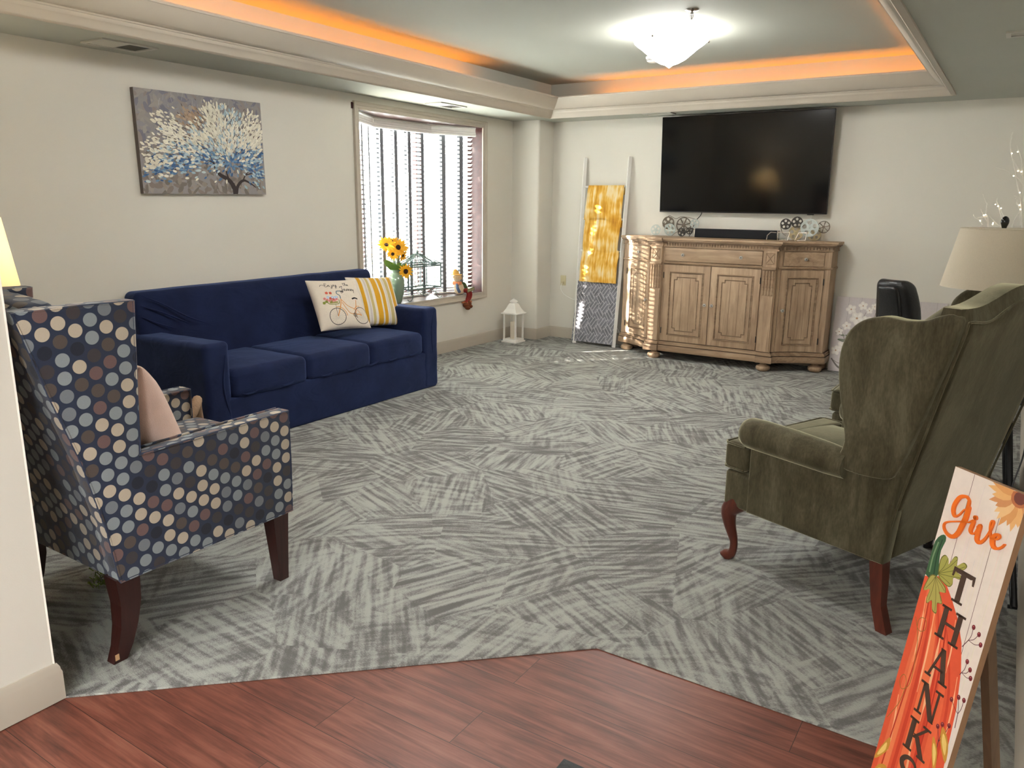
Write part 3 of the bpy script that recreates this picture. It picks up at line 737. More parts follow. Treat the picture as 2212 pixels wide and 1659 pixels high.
# local: x to the room (front at 0, back at -.86), y along the wall
Y0, Y1 = -1.14, 1.14
def wrinkle(amp, s):
    return lambda x, y, z: (x+amp*nz(x+3, y, z, s), y+amp*nz(x, y+5, z, s)*.6, z+amp*nz(x, y, z+9, s)*.6)
m = MB(); m.rbox(-.84, 0.0, Y0+.02, Y1-.02, .0, .315, .02, 2, 14, f=lambda x, y, z: (x+(.006*nz(0, y, z*1.5, 5)+.004*nz(0, y*3, 3, 6) if x > -.05 else 0), y, z)); m.build('base', M_NAVY, t)
for k, (a, b_) in enumerate(((Y0, Y0+.19), (Y1-.19, Y1))):
    def armf(x, y, z, a=a, b_=b_):
        q = z-.03 if z < .1 else z
        zz = z+(-.05*max(0, (-x-.05))/.8 if z > .4 else 0)+( .04*max(0, (-x-.05))/.8 if z > .4 else 0)
        return (x+.006*nz(x, y*2, z*2, 4), y+.006*nz(x*2, y, z*2+4, 4), zz+.004*nz(x*3, y*3, 1, 3))
    m = MB(); m.rbox(-.84, .004, a, b_, 0, .683, .035, 3, 12, f=armf); m.build('arm', M_NAVY, t)
def backf(x, y, z):
    # leaning back: the front face slopes from the seat up to the top roll
    tz = max(0, (z-.30)/.65)
    x = -.86+(x+.86)*(1-.46*tz)
    return (x+.008*nz(0, y*1.5, z*2, 3), y+(.0), z+.006*nz(0, y*1.2, 0, 3)+.008*(y/1.1))
m = MB(); m.rbox(-.86, -.60, Y0+.03, Y1-.03, .05, .955, .05, 4, 14, f=backf); m.build('backrest', M_NAVY, t)
for k, (a, b_) in enumerate(((Y0+.195, Y0+.195+.626), (Y0+.823, Y0+.823+.634), (Y1-.195-.626, Y1-.195))):
    def cf(x, y, z, a=a, b_=b_, k=k):
        c = (a+b_)/2; h = (b_-a)/2; u = (y-c)/h; v = (x+.30)/.34
        top = .022*(1-u*u)*(1-max(-1, min(1, v))**2) if z > .42 else 0
        fr = .012*(1-u*u) if x > -.05 else 0
        return (x+fr+.004*nz(x, y*3, z*3+k, 3), y, z+top+.004*nz(x*2, y*3, k, 3))
    m = MB(); m.rbox(-.66, .004, a, b_, .30, .488, .045, 4, 10, f=cf); m.build('seat_cushion', M_NAVY, t)
# loose folds of the cover: at the left top corner, under the cushions and down the right end
folds = [([(-.70, Y0+.06, .93), (-.685, Y0+.20, .86), (-.655, Y0+.36, .76), (-.63, Y0+.52, .69)], .006), ([(-.70, Y0+.06, .86), (-.675, Y0+.2, .80), (-.645, Y0+.36, .715)], .005), ([(-.69, Y0+.05, .79), (-.67, Y0+.14, .74), (-.64, Y0+.26, .69)], .005)]
for k_, yc in enumerate((Y0+.25, Y0+.55, -.22, .02, .25, .48, .72)): folds.append(([(.006, yc, .335+.01*(k_ % 2)), (.012, yc+.04, .322), (.010, yc+.10, .330), (.004, yc+.16, .350)], .007))
folds += [([(-.05, Y1+.001, .66), (-.03, Y1+.004, .50), (-.05, Y1+.003, .30)], .006), ([(.004, Y1-.06, .65), (.008, Y1-.10, .5), (.006, Y1-.08, .30)], .006), ([(.005, Y0+.15, .60), (.008, Y0+.12, .40), (.005, Y0+.16, .2)], .005)]
for pts, r in folds:
    P_ = bez(pts, 6); n = len(P_); m = MB(); m.tube(P_, [r*sin(pi*(i+.5)/n)+.0008 for i in range(n)], 8); m.build('cover_fold', M_NAVY, t)

# printed bicycle pillow
def pil_world(TLc, TRc, BLc): pass
M_PC = MT['print_cloth']
m = MB(); Wp = .445; P1 = pillow_fn(Wp, Wp, .075, .06, 1.0); cream = srgb(226, 214, 198)
pillow(m, P1, 30, col=cream)
def ink(pts, w, col, sm=5, closed=False):
    P_ = (bezc(pts, sm) if closed else bez(pts, sm)) if sm > 1 else [Vector(p) for p in pts]
    if closed: P_ = P_+[P_[0], P_[1]]
    for q in ribbon(P_, w):
        vs = []
        for p in q:
            u, v = p.x*2-1, 1-p.y*2
            # invert side so text reads left-to-right from the front (+y seen from +y has x mirrored)
            X = P1(-u*.98, v*.98, 1, .0018); vs.append(X)
        m.add(vs, [(0, 1, 2, 3)], col=col)
def circ(cx, cy, r, n=22, e=1.0): return [(cx+r*cos(2*pi*i/n), cy+r*e*sin(2*pi*i/n)) for i in range(n)]
def blob(cx, cy, r, col):
    pts = circ(cx, cy, r, 8)
    vs = [P1(-(cx*2-1)*.98, (1-cy*2)*.98, 1, .0022)]+[P1(-(x*2-1)*.98, (1-y*2)*.98, 1, .0022) for x, y in pts]
    m.add(vs, [(0, 1+i, 1+(i+1) % 8) for i in range(8)], col=col)
dk = srgb(58, 56, 58); og = srgb(226, 158, 92); bl = srgb(110, 130, 142)
for (cx, cy) in ((.33, .80), (.83, .80)):
    ink(circ(cx, cy, .155), .011, dk, 2, True)
    for i in range(20): a = 2*pi*i/20; ink([(cx+.02*cos(a), cy+.02*sin(a)), (cx+.147*cos(a), cy+.147*sin(a))], .0022, srgb(150, 148, 145), 1)
ink([(.475, .47), (.44, .58), (.385, .70), (.335, .80)], .017, og)
ink([(.48, .49), (.56, .60), (.67, .665), (.74, .685)], .012, og); ink([(.475, .54), (.52, .65), (.58, .75), (.68, .78)], .012, og)
ink([(.78, .50), (.745, .62), (.70, .77)], .014, og); ink([(.70, .78), (.77, .78), (.83, .80)], .016, og); ink([(.735, .68), (.79, .74), (.83, .80)], .010, og)
ink([(.335, .62), (.42, .63), (.50, .72), (.52, .80)], .012, og); ink([(.68, .70), (.74, .63), (.82, .625)], .010, og)
ink(circ(.68, .79, .034), .010, srgb(120, 90, 66), 2, True); ink(circ(.68, .79, .015), .008, dk, 2, True); ink([(.70, .80), (.725, .85)], .010, dk, 1)
ink([(.705, .475), (.77, .455), (.835, .47)], .030, srgb(44, 40, 42)); ink([(.47, .465), (.475, .40), (.43, .36), (.44, .31), (.52, .305)], .018, bl); ink([(.51, .305), (.58, .325)], .022, dk, 1)
ink([(.345, .57), (.335, .68), (.335, .80)], .006, dk)
ink([(.20, .50), (.235, .555), (.36, .565), (.42, .55), (.43, .48)], .014, srgb(132, 140, 70)); ink([(.24, .53), (.40, .53)], .03, srgb(150, 146, 78), 1)
rr = random.Random(3)
for (x, y, c) in ((.17, .44, 0), (.21, .47, 0), (.25, .49, 0), (.30, .50, 0), (.35, .49, 0), (.39, .47, 0), (.24, .42, 1), (.28, .45, 2), (.32, .43, 1), (.36, .44, 1), (.40, .43, 1), (.33, .47, 2), (.28, .51, 3), (.24, .33, 2), (.31, .34, 2), (.14, .52, 3), (.19, .50, 3)):
    colx = [srgb(224, 150, 150), srgb(170, 194, 222), srgb(204, 96, 78), srgb(130, 140, 60)][c]
    for k in range(5): a = k*1.256; blob(x+.016*cos(a), y+.016*sin(a), .014, colx)
    blob(x, y, .009, srgb(190, 90, 80) if c == 0 else (srgb(240, 240, 240) if c == 1 else colx))
w = .0085
def script(strokes, x0, y0, s):
    for st in strokes: ink([(x0+a*s, y0+b*s) for a, b in st], w, dk, 5)
# "Enjoy the / Journey" in a thin cursive hand (unit height 1 = x-height)
E_ = [[(-2.6, .4), (-1.8, -.5), (-.6, -.3), (.3, .1)], [(1.6, -1.0), (1.0, -1.5), (.3, -1.1), (.5, -.5), (1.0, -.35), (.4, -.2), (0, .4), (.5, 1.0), (1.4, .8), (2.0, .2)]]
n_ = lambda x: [(x, .0), (x+.15, 1.0), (x+.2, .4), (x+.6, 0), (x+.8, .3), (x+.8, 1.0), (x+1.2, .7)]
o_ = lambda x: [(x+.6, .05), (x+.1, .2), (x, .7), (x+.4, 1.0), (x+.8, .6), (x+.6, .05), (x+1.1, .15)]
j_ = lambda x: [(x, .1), (x+.2, .9), (x+.1, 1.9), (x-.4, 2.3), (x-.6, 1.9), (x+.1, 1.2), (x+.6, .7)]
y_ = lambda x: [(x, .0), (x+.1, .8), (x+.5, 1.0), (x+.9, 0), (x+.9, 1.2), (x+.6, 2.2), (x+.2, 2.2), (x+.4, 1.5), (x+1.3, .8)]
script(E_+[n_(1.9), j_(3.9), [(3.95, -.5), (4.0, -.45)], o_(4.5), y_(5.6)], .25, .165, .034)
t_ = [[(0, -1.2), (-.1, .6), (.2, 1.0), (.6, .7)], [(-.5, -.6), (.6, -.7)]]
h_ = [[(.9, .6), (1.3, -.8), (1.2, -1.3), (.95, -.6), (.95, 1.0)], [(.95, .5), (1.4, 0), (1.6, .4), (1.6, 1.0), (2.0, .7)]]
e_ = lambda x: [(x, .6), (x+.6, .3), (x+.4, 0), (x, .3), (x+.1, .9), (x+.5, 1.0), (x+.9, .6)]
script(t_+h_+[e_(2.1)], .64, .150, .034)
J_ = [[(1.2, -1.6), (.2, -1.5), (-.5, -1.0), (.0, -.7)], [(.8, -1.5), (.5, .4), (.1, 1.9), (-.5, 2.3), (-.7, 1.7), (.3, .9), (1.0, .6)]]
u_ = lambda x: [(x, .1), (x, .8), (x+.4, 1.0), (x+.7, .6), (x+.75, .1), (x+.8, .9), (x+1.1, .8)]
r_ = lambda x: [(x, .9), (x+.1, .0), (x+.5, .1), (x+.5, .9), (x+.8, .8)]
script(J_+[o_(1.1), u_(2.15), r_(3.2), n_(4.0), e_(5.25), [(6.1, .0), (6.15, .8), (6.6, .9), (6.8, .0), (6.8, 1.2), (6.4, 2.2)]], .55, .262, .038)
pw = weld(m.build('throw_pillow', M_PC, smooth=60)); tag(pw, 'cream pillow printed with a yellow bicycle, flower basket and script writing', 'pillow')
# place: local x -> -dir (mirrored drawing), +y faces the room
def place_pillow(o, c, az, lean, rollz):
    # front normal (+y) turned to azimuth az, leaned back, rolled in its own plane
    o.matrix_world = Matrix.Translation(c) @ Matrix.Rotation(az, 4, 'Z') @ Matrix.Rotation(radians(lean), 4, 'X') @ Matrix.Rotation(radians(rollz), 4, 'Y')
place_pillow(pw, (-4.455, 4.34, .745), radians(-103.5), 34, -2.5)
m = MB(); P2 = pillow_fn(Wp, Wp, .075, .05, 8.0)
mus = srgb(214, 160, 38); lt = srgb(226, 218, 206); tn = srgb(196, 178, 120); gy = srgb(206, 196, 190)
bands = [(-.66, -.50, mus), (-.42, -.37, gy), (-.33, -.20, tn), (-.12, .10, mus), (.18, .32, mus), (.38, .44, gy), (.47, .60, tn), (.68, .84, mus)]
def stripes(u, v):
    for a, b_, c in bands:
        if a < -u < b_: return c
    return lt
n = 56
for side_ in (1, -1):
    for i in range(n):
        for j in range(20):
            q = []
            for (ii, jj) in ((i, j), (i+1, j), (i+1, j+1), (i, j+1)):
                q.append(P2(-1+2*ii/n, sin((jj/20-.5)*pi), side_))
            if side_ > 0: q.reverse()
            m.add(q, [(0, 1, 2, 3)], col=stripes(-1+2*(i+.5)/n, 0))
p2 = weld(m.build('throw_pillow', M_PC, smooth=60)); tag(p2, 'cream pillow with mustard yellow stripes beside the right sofa arm', 'pillow')
place_pillow(p2, (-4.505, 4.80, .722), radians(-105), 28, -3)

# ---- olive velvet wing chair
def velvet(name='olive_velvet'):
    m, nt, b = newmat(name); L = nt.links
    v = coords(nt, scale=(1, 1, .35)); a = noise(nt, v, 9, 5, .7, .5); f = noise(nt, coords(nt, scale=(1, 1, .3)), 160, 2)
    x = math_n(nt, 'ADD', math_n(nt, 'MULTIPLY', a, .8), math_n(nt, 'MULTIPLY', f, .2))
    L.new(ramp(nt, x, [(.36, srgb(58, 53, 38)), (.5, srgb(76, 71, 54)), (.64, srgb(96, 92, 74))]), b.inputs['Base Color'])
    b.inputs['Roughness'].default_value = .75; b.inputs['Specular IOR Level'].default_value = .15
    b.inputs['Sheen Weight'].default_value = .9; b.inputs['Sheen Roughness'].default_value = .35; b.inputs['Sheen Tint'].default_value = (.75, .72, .5, 1)
    bump(nt, b, x, .25, .004); return m
M_VELV = velvet(); M_CHER = wood_mat('cherry_stained_legs', [(.3, srgb(66, 28, 20)), (.7, srgb(104, 50, 36))], rough=.3)
HW = .36
def wing_chair(label, loc, rz):
    t = thing('wing_chair', label, 'armchair', loc, rz, 'olive velvet wing chairs')
    # back: slab with serpentine crest, leaning
    def yb(z): return .012 if z < .35 else .012-.20*((z-.35)/.86)
    def crest(x):
        a = abs(x)/.33
        return 1.225+.062*(cos(min(1, a/.80)*pi)*.5+.5)
    m = MB(); NX, NZ = 24, 18; th = .15; vs = []; fs = []
    def hw(z): return HW-.006+ (0.0 if z < .4 else .018*min(1, (z-.4)/.5))
    for s_ in (0, 1):
        for i in range(NX+1):
            for j in range(NZ+1):
                x_ = -1+2*i/NX; zt = crest(x_*.33); z = .27+(zt-.27)*j/NZ; x = x_*hw(z)
                edge = min(1, (1-abs(x_))/.10, (zt-z)/.05+.02); rr_ = sqrt(max(0, 1-(1-max(0, edge))**2))
                if s_ == 0: y = yb(z)+(1-rr_)*.035+.0
                else: y = yb(z)+th-(1-rr_)*.06+.012*sin(pi*j/NZ)*(1-x_*x_)
                vs.append((x, y, z))
    K = (NX+1)*(NZ+1)
    for i in range(NX):
        for j in range(NZ):
            a = i*(NZ+1)+j; b_ = a+NZ+1
            fs.append((a, b_, b_+1, a+1)); fs.append((K+a, K+a+1, K+b_+1, K+b_))
    for i in range(NX): a = i*(NZ+1); b_ = a+NZ+1; fs.append((a, K+a, K+b_, b_)); a += NZ; b_ += NZ; fs.append((a, b_, K+b_, K+a))
    for j in range(NZ): a = j; fs.append((a, a+1, K+a+1, K+a)); a = NX*(NZ+1)+j; fs.append((a, K+a, K+a+1, a+1))
    m.add(vs, fs); m.build('backrest', M_VELV, t, smooth=60)
    # welt on the rear face
    m = MB(); path = []
    for z in (.30, .5, .7, .9, 1.05, 1.15, 1.185): path.append((-hw(z)+.012, yb(z)-.002, z))
    for x in (-.29, -.25, -.2, -.12, 0, .12, .2, .25, .29): path.append((x, yb(1.2)-.003, crest(x)-.045))
    for z in (1.185, 1.15, 1.05, .9, .7, .5, .30): path.append((hw(z)-.012, yb(z)-.002, z))
    m.tube(bez(path, 3), .0045, 6); m.build('welting', M_VELV, t)
    wingo = [(.195, .60), (.183, .70), (.205, .80), (.232, .92), (.238, 1.02), (.215, 1.10), (.165, 1.15), (.09, 1.172), (.02, 1.168), (-.05, 1.176), (-.10, 1.198), (-.145, 1.205), (-.165, 1.16), (-.10, .90), (-.03, .66), (.02, .60)]
    for sx in (-1, 1):
        m = MB(); pts = bezc([(a, b_) for a, b_ in wingo], 4)
        x0, x1 = sorted((sx*(HW+.028), sx*(HW-.045)))
        m.prism([(p.x, p.y) for p in pts], x0, x1, 'x', .014, 4); w_ = m.build('wing', M_VELV, t, smooth=60)
        m = MB(); pp = [(sx*(HW+.016), p.x, p.y) for p in bez([(a+ (-.008 if i < 5 else 0), b_-.008) for i, (a, b_) in enumerate(wingo[:12])], 4)]; m.tube(pp, .005, 6); m.build('welting', M_VELV, w_)
        # rolled arm and the side panel under it
        m = MB(); x = sx*(HW-.005); R = .066
        ring_ = [(.17, R*.82), (.25, R*.92), (.4, R*.98), (.55, R*1.0), (.615, R*.98), (.638, R*.82), (.648, R*.5), (.651, .004)]
        m.tube([(x, y, .605+.012*sin((y-.17)*4)) for y, r_ in ring_], [r_ for y, r_ in ring_], 18, flat=(1, 0, 0)); m.build('arm', M_VELV, t, smooth=60)
        m = MB(); x0, x1 = sorted((sx*HW, sx*(HW-.075)))
        m.prism([(.0, .272), (.61, .262), (.612, .61), (.12, .62), (-.03, .62)], x0, x1, 'x', .014, 3); m.build('side_panel', M_VELV, t, smooth=50)
    # front rail + body
    m = MB(); m.rbox(-HW+.004, HW-.004, .58, .735, .262, .425, .018, 3, 4); m.build('front_rail', M_VELV, t)
    m = MB(); m.box(-HW+.02, HW-.02, .03, .60, .27, .42); m.build('seat_frame', M_VELV, t, smooth=0)
    def cf(x, y, z):
        top = .018*(1-(x/.3)**2)*(1-((y-.40)/.36)**2) if z > .5 else 0
        k = 1 if y > .63 else .80
        return (x*k if y < .64 else x, y, z+top)
    m = MB(); m.rbox(-HW+.004, HW-.004, .625, .752, .428, .552, .03, 4, 6, f=cf); m.rbox(-HW+.073, HW-.073, .10, .66, .43, .552, .03, 4, 6, f=lambda x, y, z: (x, y, z+(.022*(1-(x/.25)**2)*(1-((y-.4)/.4)**2) if z > .5 else 0)))
    sc_ = m.build('seat_cushion', M_VELV, t)
    m = MB(); q = HW-.006; zz = .442
    for zz in (.438, .544): m.tube([(-q, .64, zz), (-q+.002, .735, zz), (-q+.02, .752, zz), (q-.02, .752, zz), (q-.002, .735, zz), (q, .64, zz)], .005, 6)
    m.build('welting', M_VELV, sc_)
    for sx in (-1, 1):
        x = sx*(HW-.045)
        m = MB(); pts = bez([(x, .672, .285), (x+sx*.012, .715, .235), (x+sx*.010, .712, .17), (x, .690, .09), (x, .695, .035), (x, .722, .012)], 5)
        rad = []
        n = len(pts)
        for i in range(n):
            a = i/(n-1); rad.append(.045 if a < .05 else (.045-.028*min(1, (a-.05)/.55) if a < .75 else .017+.010*((a-.75)/.25)))
        m.tube(pts, rad, 12); m.sphere((x, .728, .014), .024, 12, 8, (1, 1.15, .58)); m.build('leg', M_CHER, t)
        m = MB(); sec = [(.03, .275, .026), (.022, .20, .024), (.012, .10, .020), (-.02, 0, .021)]; vs = []; fs = []
        for (y, z, h_) in sec: vs += [(x-h_, y-h_, z), (x+h_, y-h_, z), (x+h_, y+h_, z), (x-h_, y+h_, z)]
        for i in range(3):
            for j in range(4): fs.append((i*4+j, (i+1)*4+j, (i+1)*4+(j+1) % 4, i*4+(j+1) % 4))
        fs += [(0, 1, 2, 3), (15, 14, 13, 12)]
        m.add(vs, fs); m.build('leg', M_CHER, t, smooth=0)
    return t
FWD = Vector((-.923, .384)); LAT = Vector((.384, .923)); RZ = atan2(.384, -.923)-pi/2
near = Vector((-.267, 2.889)); org = near+LAT*HW
wc = wing_chair('olive velvet wing chair nearest the viewer beside the give thanks sign', (org.x, org.y, 0), RZ)
wc2 = copy_tree(wc); wc2['label'] = 'olive velvet wing chair farther back, half hidden by the beige lampshade'
wc2.location = (-.005, 4.78, 0); wc2.rotation_euler = (0, 0, radians(88))
# ---- black metal table with the unlit beige lamp
t = thing('side_table', 'black metal tripod side table between the two olive wing chairs', 'side table', (-.01, 3.93, 0))
m = MB(); m.lathe([(0, .735), (.175, .735), (.18, .742), (.175, .75), (0, .75)], 32); m.build('tabletop', M_BLACK, t)
for (x, y) in ((.182, -.54), (-.158, -.10), (.15, .17)):
    m = MB(); m.tube([(x*.35, y*.35, .735), (x*.6, y*.62, .42), (x, y, .012)], [.014, .015, .014], 8); m.tube([(x-.02, y, .008), (x+.02, y+.01, .008)], .008, 6); m.build('leg', M_BLACK, t)
M_LINEN = translucent('beige_linen_shade', srgb(226, 216, 196), .25)
t = thing('table_lamp', 'unlit table lamp with wide beige linen shade and black ball finial', 'table lamp', (-.063, 3.93, .745))
m = MB(); shade(m, .211, .161, .25, .462); m.build('lamp_shade', M_LINEN, t)
m = MB(); m.lathe([(.161, .709), (.163, .711), (.161, .714)], 40); m.build('shade_rim', M_LINEN, t)
m = MB(); m.lathe([(0, 0), (.07, 0), (.072, .012), (.025, .03), (.02, .06), (.055, .12), (.06, .2), (.03, .30), (.014, .36), (.014, .50), (0, .50)], 28); m.build('base', M_BLACK, t)
m = MB(); m.tube([(0, 0, .5), (.04, 0, .55), (.045, 0, .63), (0, 0, .70)], .002, 6); m.tube([(0, 0, .5), (-.04, 0, .55), (-.045, 0, .63), (0, 0, .70)], .002, 6)
for a in range(3): m.tube([(0, 0, .70), (.156*cos(a*2.09), .156*sin(a*2.09), .712)], .0018, 6)
m.build('harp', M_BLACK, t)
m = MB(); m.lathe([(.0, .695), (.009, .697), (.007, .708), (.011, .722), (.0155, .735), (.0158, .746), (.012, .757), (.005, .763), (0, .764)], 20); m.build('finial', simple('glossy_black_finial', srgb(14, 14, 15), .12), t)
m = MB(); m.tube(bez([(.05, 3.86, .76), (.12, 3.66, .74), (.125, 3.53, .60), (.10, 3.47, .42), (.13, 3.43, .22), (.16, 3.36, .03), (.165, 3.50, .006)], 8), .003, 6)
tag(m.build('power_cord', M_BLACK), 'thin black cord hanging beside the black table leg', 'cord')

# ---- GIVE THANKS porch sign
SO = Vector((-.0576, 2.052, .9342)); SX = Vector((.737, -.6759, 0)).normalized(); SU = Vector((.1023, .1116, .9885)).normalized(); SN = SX.cross(SU).normalized()
if SN.dot(Vector((0, -1, 0))) < 0: SN = -SN
SL, SW, ST = .938, .2, .018
base_c = SO+SX*SW/2-SU*SL
t = thing('porch_sign', 'tall white plank sign reading give thanks with a painted orange pumpkin', 'sign', (base_c.x, base_c.y, 0))
Minv = Matrix.Translation((-base_c.x, -base_c.y, 0))
Mp = Minv @ Matrix(((SX.x, -SU.x, SN.x, SO.x), (SX.y, -SU.y, SN.y, SO.y), (SX.z, -SU.z, SN.z, SO.z), (0, 0, 0, 1)))   # (a right, b down, n out)
def sbox(mb, a0, a1, b0, b1, n0, n1, **k): mb.M = Mp; mb.box(a0, a1, b0, b1, n0, n1, **k)
m = MB(); wh = srgb(232, 220, 210); edgec = srgb(158, 122, 92)
sbox(m, 0, SW, 0, SL, -ST, -.0006, col=edgec)
lay = [0.0]
def face(poly, col, smoothn=0, closed=True):
    lay[0] += .0000025
    P_ = bezc(poly, smoothn) if smoothn else [Vector(p) for p in poly]
    # clip to the board
    P_ = [(min(SW-.0004, max(.0004, p.x)), min(SL-.0004, max(.0004, p.y))) for p in P_]
    Mz = m.M; m.M = Mp; m.add([(a, b_, lay[0]-.0005) for a, b_ in P_], [tuple(range(len(P_)))], col=col); m.M = Mz
def stroke(pts, w, col, sm=5):
    lay[0] += .0000025
    P_ = bez(pts, sm) if sm > 1 else [Vector(p) for p in pts]; n = len(P_)
    W_ = w if isinstance(w, (int, float)) else [w[min(len(w)-1, int(i/n*len(w)))] for i in range(n)]
    for q in ribbon(P_, W_):
        m.add([(min(SW-.0004, max(.0004, p.x)), min(SL-.0004, max(.0004, p.y)), lay[0]-.0005) for p in q], [(0, 1, 2, 3)], col=col)
m.M = Mp
face([(0, 0), (SW, 0), (SW, SL), (0, SL)], wh)
rg = random.Random(11)
for i in range(60):
    a = rg.uniform(.002, .198); b0 = rg.uniform(0, SL-.3); stroke([(a, b0), (a, b0+rg.uniform(.1, .3))], rg.uniform(.0008, .003), tuple(q*rg.uniform(.93, 1.03) for q in wh), 1)
for a0, a1 in ((.0574, .064), (.1466, .162)): stroke([(a0, 0), (a1, SL)], .0012, srgb(110, 78, 74), 1)
# sunflower in the top right corner
pet = [srgb(232, 180, 118), srgb(222, 160, 100), srgb(238, 196, 140), srgb(214, 150, 100)]
face([(.122, 0), (.132, .012), (.134, .028), (.150, .030), (.160, .0)], srgb(128, 124, 92))
for r0, off in ((.072, 0), (.064, .17)):
    for k in range(16):
        a = off+k*2*pi/16; cx, cy = .182, .012; d = Vector((cos(a), sin(a))); p_ = Vector((-d.y, d.x)); c0 = Vector((cx, cy))
        tip = c0+d*(r0+.006*((k*7) % 3)); 
        if tip.y < -.02: continue
        face([c0+d*.018-p_*.004, c0+d*.04-p_*.010, tip, c0+d*.04+p_*.010, c0+d*.018+p_*.004], pet[(k+int(off*10)) % 4], 2)
face(circ(.182, .012, .022, 14), srgb(186, 112, 72)); face(circ(.182, .012, .015, 12), srgb(120, 70, 62))
# pumpkin body, striped ribs
pr = [(.0005, .285), (.050, .262), (.0651, .275), (.0934, .3045), (.1214, .338), (.146, .382), (.1648, .443), (.1804, .530), (.187, .625), (.194, .70), (.198, .80), (.198, SL), (.0005, SL)]
face(pr, srgb(226, 92, 60))
ribs = [(.018, .015, 232, 112, 74), (.030, .020, 240, 132, 86), (.052, .010, 206, 70, 46), (.075, .026, 238, 120, 76), (.100, .008, 204, 66, 44), (.128, .022, 236, 108, 70), (.150, .008, 208, 72, 48)]
for (a, w_, r_, g_, b_) in ribs:
    k = a/.15; stroke([(.012+a*.42, .30+.03*k), (.012+a*.75, .40+.03*k), (.008+a*1.0, .55), (.004+a*1.1, .75), (a*1.12, SL)], [w_*.35, w_*.7, w_*.9, w_, w_], srgb(r_, g_, b_), 6)
for (a, b0, b1, w_) in ((.020, .33, .50, .004), (.085, .36, .62, .007), (.115, .34, .47, .004), (.055, .35, .56, .005), (.16, .46, .62, .004), (.02, .60, .75, .005), (.09, .66, .84, .006)):
    stroke([(a, b0), (a+.010, (b0+b1)/2), (a+.014, b1)], [w_*.4, w_, w_, w_*.3], srgb(250, 186, 140), 5)
stroke([(.03, .33), (.04, .45), (.035, .60), (.028, .80), (.03, SL)], .004, srgb(192, 58, 40)); stroke([(.09, .34), (.108, .45), (.118, .60), (.12, SL)], .004, srgb(190, 56, 40))
face([(.0005, .280), (.0005, .222), (.0025, .191), (.0138, .1715), (.0258, .167), (.031, .179), (.0254, .206), (.029, .234), (.036, .264), (.024, .279)], srgb(62, 96, 66), 2)
stroke([(.012, .19), (.008, .23), (.010, .27)], .004, srgb(120, 150, 110)); stroke([(.021, .18), (.018, .22), (.024, .27)], .003, srgb(38, 66, 46))
lf = [(.0365, .265), (.03, .228), (.0388, .211), (.0517, .216), (.0563, .228), (.0654, .204), (.0746, .2014), (.0776, .2154), (.0800, .2200), (.0937, .2053), (.105, .2094), (.0992, .2218), (.0808, .2332), (.0993, .2385), (.0942, .2483), (.0784, .2514), (.0809, .267), (.0732, .278), (.0548, .2755)]
face(lf, srgb(112, 110, 50), 3); face([(a*.93+.065*.07, b_*.94+.24*.06) for a, b_ in lf], srgb(168, 164, 84), 3)
for e in ((.05, .215), (.075, .207), (.10, .213), (.095, .243), (.075, .27)): stroke([(.034, .262), ((.034+e[0])/2+.004, (.262+e[1])/2), e], .0012, srgb(96, 100, 44))
lf = [(.0159, .275), (.0064, .310), (.0094, .3188), (.0243, .3086), (.022, .335), (.0275, .3448), (.0382, .3315), (.046, .352), (.0584, .3557), (.0600, .348), (.0555, .3297), (.0687, .3251), (.060, .31), (.052, .3017), (.068, .296), (.0687, .2906), (.0627, .2814), (.0354, .270)]
face(lf, srgb(120, 112, 52), 3); face([(a*.93+.038*.07, b_*.94+.31*.06) for a, b_ in lf], srgb(178, 168, 92), 3)
for e in ((.012, .312), (.030, .335), (.055, .35), (.064, .32), (.065, .293)): stroke([(.03, .272), ((.03+e[0])/2+.002, (.272+e[1])/2), e], .0012, srgb(104, 98, 48))
vine = [(.0064, .392), (.0247, .418), (.0428, .4075), (.0381, .385), (.0229, .386), (.0176, .4066), (.0324, .45), (.0412, .512), (.0415, .559), (.0234, .581), (.0121, .562), (.0201, .5435), (.0322, .559), (.0286, .615), (.0057, .674)]
stroke(vine, .0016, srgb(150, 112, 52), 6)
br_ = srgb(118, 40, 48); st_ = srgb(96, 52, 60)
for grp in (([(.1638, .3315), (.1812, .3394), (.192, .359)], (.1603, .366), (.1496, .389)), ([(.1727, .4127), (.185, .426), (.192, .443)], (.1669, .444), (.164, .452)), ([(.1621, .517), (.1776, .501), (.192, .499)], (.187, .537), (.190, .572)), ([(.148, .598), (.158, .586), (.175, .577)], (.160, .63), (.161, .65))):
    bs, mid, end = grp
    stroke([end, mid], .0018, st_, 1)
    for (a, b_) in bs:
        stroke([mid, ((a+mid[0])/2+.002, (b_+mid[1])/2+.004), (a, b_)], .0014, st_)
        face([(a+.0048*cos(q), b_+.0062*sin(q)) for q in [i*pi/5 for i in range(10)]], br_); face([(a-.001+.0018*cos(q), b_-.002+.002*sin(q)) for q in [i*pi/3 for i in range(6)]], srgb(186, 100, 100))
for lfp in ([(.001, .795), (.0072, .7667), (.0299, .714), (.0344, .746), (.0134, .784)], [(.1445, .626), (.1495, .658), (.172, .71), (.1662, .656)], [(.1608, .589), (.1649, .626), (.192, .664), (.186, .617)], [(.002, .85), (.02, .80), (.045, .79), (.035, .83), (.01, .86)]):
    face(lfp, srgb(206, 150, 62), 3); cx = sum(p[0] for p in lfp)/len(lfp); cy = sum(p[1] for p in lfp)/len(lfp)
    face([(cx+(p[0]-cx)*.6, cy+(p[1]-cy)*.6) for p in lfp], srgb(240, 206, 120), 3)
m.build('board', MT['sign_paint'], t, smooth=0)
